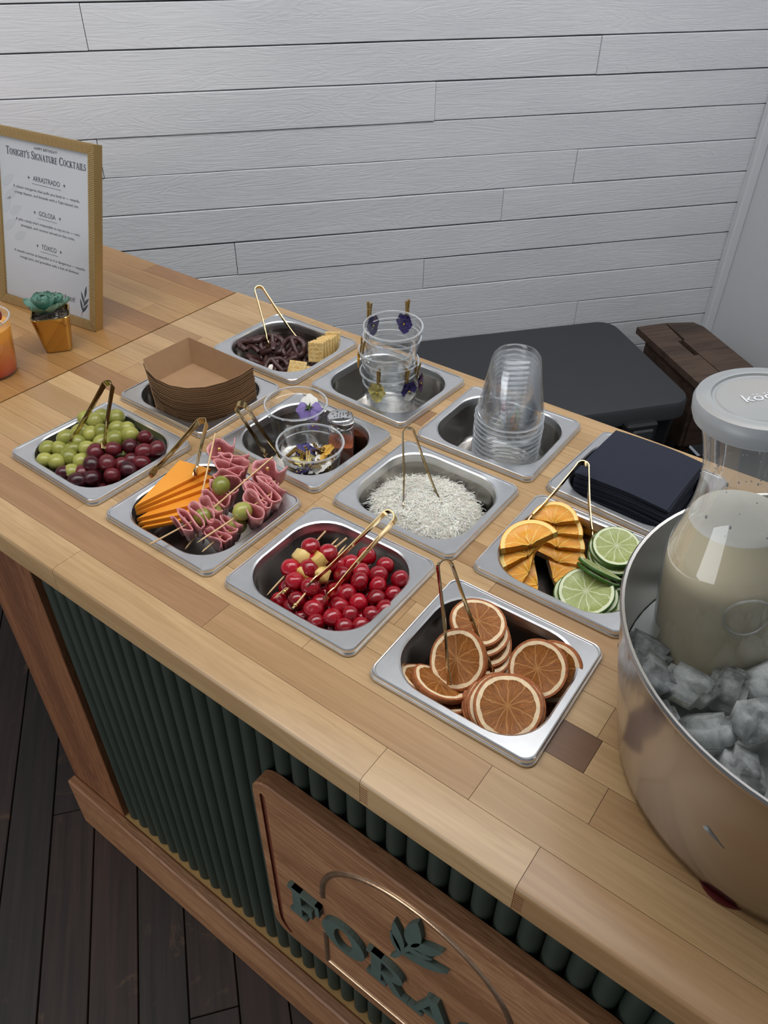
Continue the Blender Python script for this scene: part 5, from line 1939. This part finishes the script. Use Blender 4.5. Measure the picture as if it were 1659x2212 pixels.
g.loft([rrect(0.032, 0.032, 0.005, 4, 0.002), rrect(0.034, 0.034, 0.005, 4, 0.004), rrect(0.034, 0.034, 0.005, 4, 0.041), rrect(0.020, 0.020, 0.005, 4, 0.0425)], True, True)
g.obj('chili_salt', 'salt', SH, 40)
g = G()
g.lathe([(0.0155, 0.0660), (0.0180, 0.0662), (0.0183, 0.0690), (0.0175, 0.0700), (0.0183, 0.0712), (0.0183, 0.0800), (0.0172, 0.0826), (0.0150, 0.0838), (0.0005, 0.0842)], 32)
g.obj('lid', 'chrome', SH, 40)
g = G()
for x, y in [(0, 0), (0.004, 0.0), (-0.004, 0), (0, 0.004), (0, -0.004), (0.0075, 0.0045), (-0.0075, -0.0045), (0.0045, -0.0075), (-0.0045, 0.0075), (0.004, 0.004), (-0.004, -0.004), (0.010, -0.002), (-0.010, 0.002)]:
    g.lathe([(0.00085, 0.0838), (0.00085, 0.08445), (0.0001, 0.08450)], 8, T=Matrix.Translation((x, y, 0)))
g.obj('shaker_hole', 'black', SH, None)

# ================================================================== beverage tub, ice and carafe
TC = Vector((0.9482, 0.1289, ZC + 0.0035))
tub = thing('beverage_tub', 'round polished steel tub of ice standing on small dark red feet', 'tub', Matrix.Translation(TC))
g = G()
HT = 0.1640
prof = [(0.0005, 0.0), (0.137, 0.0), (0.1435, 0.0012), (0.1468, 0.0045), (0.1490, 0.014), (0.1560, 0.050), (0.1655, 0.100), (0.1742, HT - 0.006), (0.1762, HT - 0.003), (0.1768, HT), (0.1755, HT + 0.0018), (0.1732, HT + 0.0012), (0.1722, HT - 0.004), (0.1637, 0.100), (0.1542, 0.050), (0.1465, 0.012), (0.135, 0.004), (0.0005, 0.004)]
g.lathe(prof[:11], 96)
g.cur = 1
g.lathe(prof[10:], 96)
g.obj('bowl', ['tub', 'tub_inside'], tub, 40)
ft_g = G()
ft_g.lathe([(0.0005, -0.0034), (0.0215, -0.0034), (0.0232, -0.0022), (0.0228, -0.0002), (0.0005, -0.0002)], 32)
ft_me = ft_g.mesh('foot', 'rubber', 40)
for k in range(4):
    a = math.atan2(-0.1253, -0.0130) + k * PI / 2
    tag(link('foot', ft_me, tub, Matrix.Translation((0.1262 * math.cos(a), 0.1262 * math.sin(a), 0))), 'dark red round foot' if k == 0 else None)
g = G()
WL_ = 0.082
g.lathe([(0.0005, 0.0045), (0.134, 0.0045), (0.1450, 0.0125), (0.1535, 0.050), (0.1596, WL_), (0.0005, WL_)], 64)
wt = g.obj('water', 'water', None, 40)
wt.matrix_world = Matrix.Translation(TC)
tag(wt, 'melt water among the ice in the steel tub', 'water', None, 'stuff')
CB = CAMP.lerp(Vector((0.8523, 0.1802, 0.020)), 0.93)
CA = Vector((-0.1205, -0.0253, 1)).normalized()
car = thing('carafe', 'clear plastic carafe of creamy cocktail with a frosted lid, leaning in the ice tub', 'carafe', frame(CB, CA, (0.25, -0.97, 0)) @ Matrix.Scale(0.93, 4))
PR = [(-0.058, 0.0515), (-0.052, 0.0535), (0.060, 0.0537), (0.118, 0.0535), (0.136, 0.0510), (0.152, 0.0462), (0.168, 0.0410), (0.184, 0.0368), (0.204, 0.0343), (0.222, 0.0343), (0.240, 0.0368), (0.258, 0.0405), (0.272, 0.0440)]


def curve(P, n_):
    out = []
    for i in range(n_):
        t = i / (n_ - 1) * (len(P) - 1)
        k = min(int(t), len(P) - 2)
        f = t - k
        p0, p1, p2, p3 = P[max(k - 1, 0)], P[k], P[k + 1], P[min(k + 2, len(P) - 1)]
        cr_ = lambda a, b_, c_, d_: 0.5 * (2 * b_ + (c_ - a) * f + (2 * a - 5 * b_ + 4 * c_ - d_) * f * f + (3 * b_ - a - 3 * c_ + d_) * f ** 3)
        out.append((cr_(p0[1], p1[1], p2[1], p3[1]), cr_(p0[0], p1[0], p2[0], p3[0])))
    return out


SHP = curve(PR, 60)
g = G()
g.lathe([(0.0005, -0.058)] + SHP, 64)
g.obj('shell', 'carafe', car, 60)
LV = 0.170
liq = [(r - 0.0022, z) for r, z in SHP if z < LV and z > -0.055]
g = G()
g.lathe([(0.0005, -0.0555)] + liq, 64)
g.obj('cocktail', 'milk', car, 60)
g = G()
rl = liq[-1][0]
g.lathe([(rl, liq[-1][1]), (rl - 0.0015, LV + 0.002), (rl * 0.7, LV + 0.003), (0.0005, LV + 0.004)], 48)
g.obj('foam', 'foam', car, 60)
g = G()
g.lathe([(0.0428, 0.262), (0.0452, 0.262), (0.0470, 0.2635), (0.0472, 0.2655), (0.0478, 0.2660), (0.0486, 0.2690), (0.0487, 0.2770), (0.0470, 0.2805), (0.0440, 0.2818), (0.0380, 0.2818), (0.0365, 0.2812), (0.0355, 0.2795), (0.0335, 0.2790), (0.0325, 0.2798), (0.0005, 0.2800)], 64)
lid = g.obj('lid', 'lid', car, 35)
tmesh = text_mesh('köövi', 0.0140, 'CENTER', 1.0, 0.0002)
tmesh.materials.append(M['lid_text'])
vx = (R.to_3x3() @ Vector((1, 0.20, 0)))
vx = (vx - CA * vx.dot(CA)).normalized()
lm_ = car.matrix_world.inverted() @ frame(CB + CA * 0.2803 * 0.93, CA, vx)
link('embossed_lettering', tmesh, lid, Matrix(lm_) @ Matrix.Translation((0.001, -0.003, 0)))
# embossed ring on the side of the carafe
g = G()
a0 = math.atan2(*(lambda v_: (v_.y, v_.x))((car.matrix_world.inverted().to_3x3() @ Vector((0.55, -0.80, 0)))))
rp = []
for i in range(33):
    t = 2 * PI * i / 32
    zz_ = 0.110 + 0.0185 * math.sin(t)
    da = 0.0185 * math.cos(t) / 0.0537
    r_ = 0.0541 - 0.0009 * max(0, (zz_ - 0.115) / 0.015)
    rp.append((r_ * math.cos(a0 + da), r_ * math.sin(a0 + da), zz_))
g.tube(rp[:-1], 0.0012, 6, False, True)
g.obj('embossed_ring', 'carafe', car, 60)
# droplets inside the neck
g = G()
r5 = random.Random(4)
for k in range(90):
    t, z = r5.uniform(0, 2 * PI), r5.uniform(0.176, 0.256)
    r_ = [r for r, zq in SHP if zq >= z][0] - 0.0006
    s_ = r5.choice([0.0004, 0.0005, 0.0007, 0.0011])
    g.ball((s_, s_, s_ * r5.uniform(1, 1.8)), 6, 4, Matrix.Translation((r_ * math.cos(t), r_ * math.sin(t), z)))
dr = g.obj('droplets', 'lid', car, 80)
dr['kind'] = 'stuff'


def ice_mesh(seed):
    r2 = random.Random(seed)
    bm = bmesh.new()
    bmesh.ops.create_cube(bm, size=1.0)
    for v_ in bm.verts:
        v_.co = Vector((v_.co.x * 0.038 * r2.uniform(0.8, 1.15), v_.co.y * 0.030 * r2.uniform(0.8, 1.15), v_.co.z * 0.028 * r2.uniform(0.8, 1.15))) + Vector([r2.uniform(-.003, .003) for _ in range(3)])
    bmesh.ops.bevel(bm, geom=bm.edges[:], offset=0.006, segments=2, affect='EDGES')
    me = bpy.data.meshes.new('ice_cube')
    bm.to_mesh(me)
    bm.free()
    me.materials.append(M['ice'])
    me.polygons.foreach_set('use_smooth', [True] * len(me.polygons))
    return me


ICE = [ice_mesh(s_) for s_ in range(5)]
ICP = []
r6 = random.Random(21)
for ring_, (rad, cnt) in enumerate(((0.143, 24), (0.116, 20), (0.084, 14), (0.052, 9), (0.02, 3))):
    for k in range(cnt):
        a = 2 * PI * k / cnt + 0.3 * ring_
        p = TC + Vector((rad * math.cos(a), rad * math.sin(a), 0.098 + r6.uniform(-0.010, 0.012) + 0.010 * (rad < 0.13)))
        axp = CB + CA * ((p.z - CB.z) / CA.z)
        dd = (p.xy - axp.xy).length
        if dd < 0.060:
            continue
        ICP.append(p)
for p, lb in zip(ICP, pile_labels(ICP, 'ice cube', 'the steel tub', 8)):
    o = link('ice_cube', r6.choice(ICE))
    o.matrix_world = Matrix.Translation(p) @ Matrix.Rotation(r6.uniform(0, 6), 4, 'Z') @ Matrix.Rotation(r6.uniform(-0.7, 0.7), 4, 'X') @ Matrix.Rotation(r6.uniform(-0.7, 0.7), 4, 'Y')
    tag(o, lb, 'ice cube', 'ice cubes in the tub')

# ================================================================== menu frame
FD = Vector((-0.9945, -0.1045, 0))
FU = Vector((-0.0288, 0.2741, 0.9613)).normalized()
F0 = Vector((-0.1987, 0.2873, ZC + 0.0004))
FX = -FD
FZ = FX.cross(FU)
org = F0 + FD * 0.118
fm = Matrix(((FX.x, FU.x, FZ.x, org.x), (FX.y, FU.y, FZ.y, org.y), (FX.z, FU.z, FZ.z, org.z), (0, 0, 0, 1)))
fr = thing('menu_frame', 'ribbed gold picture frame leaning back on the counter, holding a printed cocktail menu', 'frame', fm)
W2, HH, FWD_ = 0.118, 0.2843, 0.0150


def moulding(a, b_, ia, ib):
    q = G()
    A, B = Vector(a), Vector(b_)
    IA, IB = Vector(ia), Vector(ib)
    dpt = -0.0155
    q.add([(*A, 0), (*B, 0), (*IB, -0.001), (*IA, -0.001), (*A, dpt), (*B, dpt), (*IB, dpt), (*IA, dpt)], [(0, 1, 2, 3), (4, 7, 6, 5), (0, 4, 5, 1), (3, 2, 6, 7), (0, 3, 7, 4), (1, 5, 6, 2)])
    rail = q.obj('frame_rail', 'gold_side', fr, None)
    L = (B - A).length
    d = (B - A).normalized()
    nn = Vector((-d.y, d.x))
    if nn.dot(IA - A) < 0:
        nn = -nn
    q = G()
    n_ = int(L / 0.0026)
    for i in range(n_):
        t0, t1 = i / n_ * L + 0.0003, (i + 0.72) / n_ * L
        m_ = (t0 + t1) / 2
        lim = min(m_, L - m_, FWD_) - 0.0006
        if lim < 0.002:
            continue
        p0, p1 = A + d * t0 + nn * 0.0006, A + d * t1 + nn * 0.0006
        p2, p3 = A + d * t1 + nn * lim, A + d * t0 + nn * lim
        h0, h1 = 0.0013, 0.0007
        vs = [(*p0, -0.0008), (*p1, -0.0008), (*p2, -0.0012), (*p3, -0.0012), (*(p0 + d * .0003), h0), (*(p1 - d * .0003), h0), (*(p2 - d * .0003), h1), (*(p3 + d * .0003), h1)]
        q.add(vs, [(4, 5, 6, 7), (0, 1, 5, 4), (1, 2, 6, 5), (2, 3, 7, 6), (3, 0, 4, 7)])
    q.obj('ribs', 'gold_satin', rail, None)['kind'] = 'stuff'


o4 = [(-W2, 0), (W2, 0), (W2, HH), (-W2, HH)]
i4 = [(-W2 + FWD_, FWD_), (W2 - FWD_, FWD_), (W2 - FWD_, HH - FWD_), (-W2 + FWD_, HH - FWD_)]
for k in range(4):
    moulding(o4[k], o4[(k + 1) % 4], i4[k], i4[(k + 1) % 4])
g = G()
g.box(-W2 + 0.002, 0.002, -0.0150, W2 - 0.002, HH - 0.002, -0.0130)
g.obj('backing_board', 'black', fr, None)
g = G()
g.box(-W2 + FWD_ - 0.001, FWD_ - 0.001, -0.0128, W2 - FWD_ + 0.001, HH - FWD_ + 0.001, -0.0040)
sheet = g.obj('menu_sheet', 'paper', fr, None)
ZT = -0.0037


def put_text(txt, x, y, size, xs, name='menu_text', mat='ink', align='CENTER', total=None):
    me = text_mesh(txt, size, align)
    xsn = [v_.co.x for v_ in me.vertices]
    if total and xsn:
        k = total / (max(xsn) - min(xsn))
        me.transform(Matrix.Diagonal((k, 1, 1, 1)))
        xsn = [q_ * k for q_ in xsn]
    me.transform(Matrix.Translation((x - (max(xsn) + min(xsn)) / 2, y, 0)))
    me.materials.append(M[mat])
    return link(name, me, sheet, Matrix.Translation((0, 0, ZT)))


S2 = lambda s_: 0.118 - s_
put_text('HAPPY BIRTHDAY!', S2(0.111), 0.2590, 0.0058, 1, total=0.052)
g = G()
serif_word(g, "Tonight's Signature Cocktails", S2(0.2035), 0.2440, 0.0118, ZT, ZT, 0.17, 0.06, small=0.80, total=0.1820)
g.obj('menu_heading', 'ink', sheet, None)
for nm_t, sa, sb, y in (('ARRASTRADO', 0.1423, 0.0807, 0.2118), ('GOLOSA', 0.1314, 0.0925, 0.1600), ('TÓXICO', 0.1278, 0.0927, 0.1080)):
    c_ = S2((sa + sb) / 2)
    put_text(nm_t, c_, y, 0.0108, 1, 'menu_title', total=sa - sb)
    g = G()
    g.box(c_ - (sa - sb) / 2 - 0.003, y - 0.0046, ZT - 0.0001, c_ + (sa - sb) / 2 + 0.003, y - 0.0042, ZT + 0.0001)
    g.obj('rule', 'ink', sheet, None)
    for sg in (-1, 1):
        g = G()
        px, py = c_ + sg * ((sa - sb) / 2 + 0.010), y + 0.0035
        g.add([(px, py + 0.0034, ZT), (px - 0.0007, py + 0.0007, ZT), (px - 0.0034, py, ZT), (px - 0.0007, py - 0.0007, ZT), (px, py - 0.0034, ZT), (px + 0.0007, py - 0.0007, ZT), (px + 0.0034, py, ZT), (px + 0.0007, py + 0.0007, ZT)], [tuple(range(8))])
        g.obj('star', 'ink', sheet, None)
for l1, l2, sa, sb, y in (('A classic margarita that pulls you back in — tequila,', 'orange liqueur, and limeade with a Tajín-kissed rim.', 0.1905, 0.0369, 0.1957),
                          ('A piña colada that’s impossible to say no to — rum,', 'pineapple, and coconut served on the rocks.', 0.1883, 0.0375, 0.1447),
                          ('A tequila sunrise as beautiful as it is dangerous — tequila,', 'orange juice, and grenadine with a hint of shimmer.', 0.1960, 0.0270, 0.0930)):
    put_text(l1, S2((sa + sb) / 2), y, 0.0058, 1, total=sa - sb)
    put_text(l2, S2((sa + sb) / 2), y - 0.0086, 0.0058, 1, total=(sa - sb) * (0.97 if 'Taj' in l2 else 0.84))
g = G()
serif_word(g, 'Sip & Enjoy!', S2(0.0993), 0.0365, 0.0085, ZT, ZT, 0.16, 0.06, small=0.8, total=0.0480)
g.obj('menu_text', 'ink', sheet, None)
g = G()
tw = [(S2(0.0372), 0.0180), (S2(0.0335), 0.0300), (S2(0.0300), 0.0420), (S2(0.0270), 0.0640)]
for a, b_ in zip(tw[:-1], tw[1:]):
    v_ = bar(*a, *b_, 0.0006)
    g.add([(x, y, ZT) for x, y in v_[1]], [(0, 1, 2, 3)])
for bs, tp, wd in (((0.0355, 0.024), (0.0215, 0.0400), 0.0042), ((0.0345, 0.027), (0.0390, 0.0460), 0.0040), ((0.0315, 0.036), (0.0200, 0.0500), 0.0042), ((0.0305, 0.040), (0.0370, 0.0580), 0.0040), ((0.0285, 0.050), (0.0250, 0.0690), 0.0042), ((0.0350, 0.0255), (0.0270, 0.0330), 0.0034)):
    leaf2d((S2(bs[0]), bs[1]), (S2(tp[0]), tp[1]), wd, g, ZT - 0.0001, ZT + 0.00005)
g.obj('printed_sprig', 'ink', sheet, None)
g = G()
for x, y, wd, hh in ((-0.085, 0.205, 0.03, 0.02), (-0.078, 0.185, 0.035, 0.022), (-0.090, 0.165, 0.02, 0.03), (-0.070, 0.160, 0.03, 0.016), (-0.085, 0.135, 0.03, 0.02), (-0.062, 0.120, 0.028, 0.015)):
    leaf2d((x - wd / 2, y - hh / 2), (x + wd / 2, y + hh / 2), 0.014, g, ZT - 0.0002, ZT - 0.00012)
g.obj('pale_print', 'ink_lite', sheet, None)
g = G()
g.box(-W2 + FWD_ - 0.001, FWD_ - 0.001, -0.0030, W2 - FWD_ + 0.001, HH - FWD_ + 0.001, -0.0022)
g.obj('glazing', 'sheet', fr, None)
g = G()
bk_ = fm.inverted()
foot = bk_ @ (org - FZ * 0.0 + Vector((0.0 * 1, 0.135, 0)))
top_ = Vector((-0.045, 0.130, -0.0155))
ft = bk_ @ Vector((org.x - 0.045, org.y + 0.095, ZC + 0.0008))
wv_ = Vector((0.018, 0, 0))
thk = Vector((0, 0, -0.002))
g.add([tuple(p) for p in (top_ - wv_, top_ + wv_, ft + wv_, ft - wv_, top_ - wv_ + thk, top_ + wv_ + thk, ft + wv_ + thk, ft - wv_ + thk)], [(0, 1, 2, 3), (7, 6, 5, 4), (0, 4, 5, 1), (1, 5, 6, 2), (2, 6, 7, 3), (3, 7, 4, 0)])
g.obj('easel_leg', 'black', fr, None)

# ================================================================== succulent in a gold pot
PC = Vector((-0.2040, 0.2205, ZC + 0.0003))
pt = thing('potted_succulent', 'green artificial succulent in a square tapered gold pot before the menu frame', 'plant', Matrix.Translation(PC) @ Matrix.Rotation(math.radians(54), 4, 'Z') @ Matrix.Scale(1.10, 4))
g = G()
sq = lambda s_, r_, z: rrect(s_, s_, r_, 5, z)
g.loft([sq(0.0330, 0.006, 0.0), sq(0.0360, 0.007, 0.0008), sq(0.0385, 0.0075, 0.006), sq(0.0500, 0.009, 0.046), sq(0.0520, 0.0095, 0.0515), sq(0.0525, 0.0098, 0.0535), sq(0.0512, 0.0095, 0.0545), sq(0.0480, 0.0085, 0.0540), sq(0.0470, 0.008, 0.0500), sq(0.0440, 0.008, 0.0440)], True, False)
g.obj('pot', 'pot', pt, 40)
g = G()
g.loft([sq(0.045, 0.008, 0.0470), sq(0.02, 0.008, 0.0478)], False, True)
g.obj('gravel_bed', 'pebble', pt, None)
r7 = random.Random(9)
pbl = []
for mt in ('pebble', 'pebble_white'):
    g = G()
    g.ball((0.0028, 0.0022, 0.0018), 8, 6)
    pbl.append(g.mesh('pebble', mt, 80))
for k in range(60):
    x, y = r7.uniform(-0.0205, 0.0205), r7.uniform(-0.0205, 0.0205)
    link('pebble', pbl[0 if r7.random() < 0.75 else 1], pt, Matrix.Translation((x, y, 0.0488)) @ Matrix.Rotation(r7.uniform(0, 3), 4, 'Z') @ Matrix.Rotation(r7.uniform(-.6, .6), 4, 'X') @ Matrix.Scale(r7.uniform(0.6, 1.1), 4))


def succ_leaf(L, wd):
    q = G()
    loops = []
    for j in range(10):
        f = j / 9
        hw_ = wd * (0.35 + 0.65 * math.sin(PI * min(1, f * 0.62 + 0.05))) * (1 - max(0, (f - 0.80) / 0.2) ** 2 * 0.92) / 1.0
        thk_ = 0.0022 * (1 - 0.75 * f)
        z = L * 0.28 * f * f
        loops.append([(L * f, hw_ * a, z + L * 0.16 * a * a + (thk_ * s_ * (1 - a * a) ** 0.5)) for a, s_ in ((-1, 0), (-0.5, 1), (0, 1), (0.5, 1), (1, 0), (0.5, -1), (0, -1), (-0.5, -1))])
    q.loft(loops, True, True)
    return q.mesh('leaf', 'succulent', 70)


SL_ = [succ_leaf(0.031, 0.0105), succ_leaf(0.026, 0.010), succ_leaf(0.020, 0.009), succ_leaf(0.013, 0.007)]
for cxy, sca, tw_ in (((-0.004, -0.001), 1.0, 0.0), ((0.010, 0.010), 0.72, 0.9)):
    for lev, (cnt, tilt) in enumerate(((5, 0.22), (5, 0.62), (4, 1.02), (3, 1.30))):
        for k in range(cnt):
            a = 2 * PI * k / cnt + lev * 0.6 + tw_ + 0.35
            link('leaf', SL_[lev], pt, Matrix.Translation((cxy[0], cxy[1], 0.0545 + 0.0018 * lev)) @ Matrix.Rotation(a, 4, 'Z') @ Matrix.Rotation(-tilt, 4, 'Y') @ Matrix.Scale(sca, 4))

# ================================================================== orange cocktail
DC = Vector((-0.2135, 0.1110, ZC + 0.0003))
dk = thing('cocktail_cup', 'clear cup of orange and red layered cocktail, cut by the left picture edge', 'drink', Matrix.Translation(DC))
for n_, me in cup_parts(0.0445, 0.0345, 0.088, 'clear'):
    link(n_, me, dk)
g = G()
g.lathe([(0.0005, 0.0026), (0.0325, 0.0026), (0.0342, 0.006), (0.0432, 0.074), (0.0005, 0.0742)], 40)
g.obj('cocktail', 'drink', dk, 40)
pk = thing('fruit_pick', 'cherry pick resting across the rim of the orange cocktail', 'fruit pick', DC + Vector((0, 0, 0.088)))
g = G()
a, e = Vector((-0.048, 0.026, 0.0065)), Vector((0.0500, 0.0130, 0.0010))
pick(g, a, e, 0.0012)
g.obj('stick', 'bamboo', pk, 60)
link('cherry', cm[0], pk, Matrix.Translation((0.0190, 0.0172, 0.0032)) @ Matrix.Rotation(1.2, 4, 'X') @ Matrix.Scale(1.15, 4))
link('cherry', cm[1], pk, Matrix.Translation((-0.0050, 0.0203, 0.0046)) @ Matrix.Rotation(2.2, 4, 'Y') @ Matrix.Scale(1.15, 4))
bpy.context.view_layer.update()
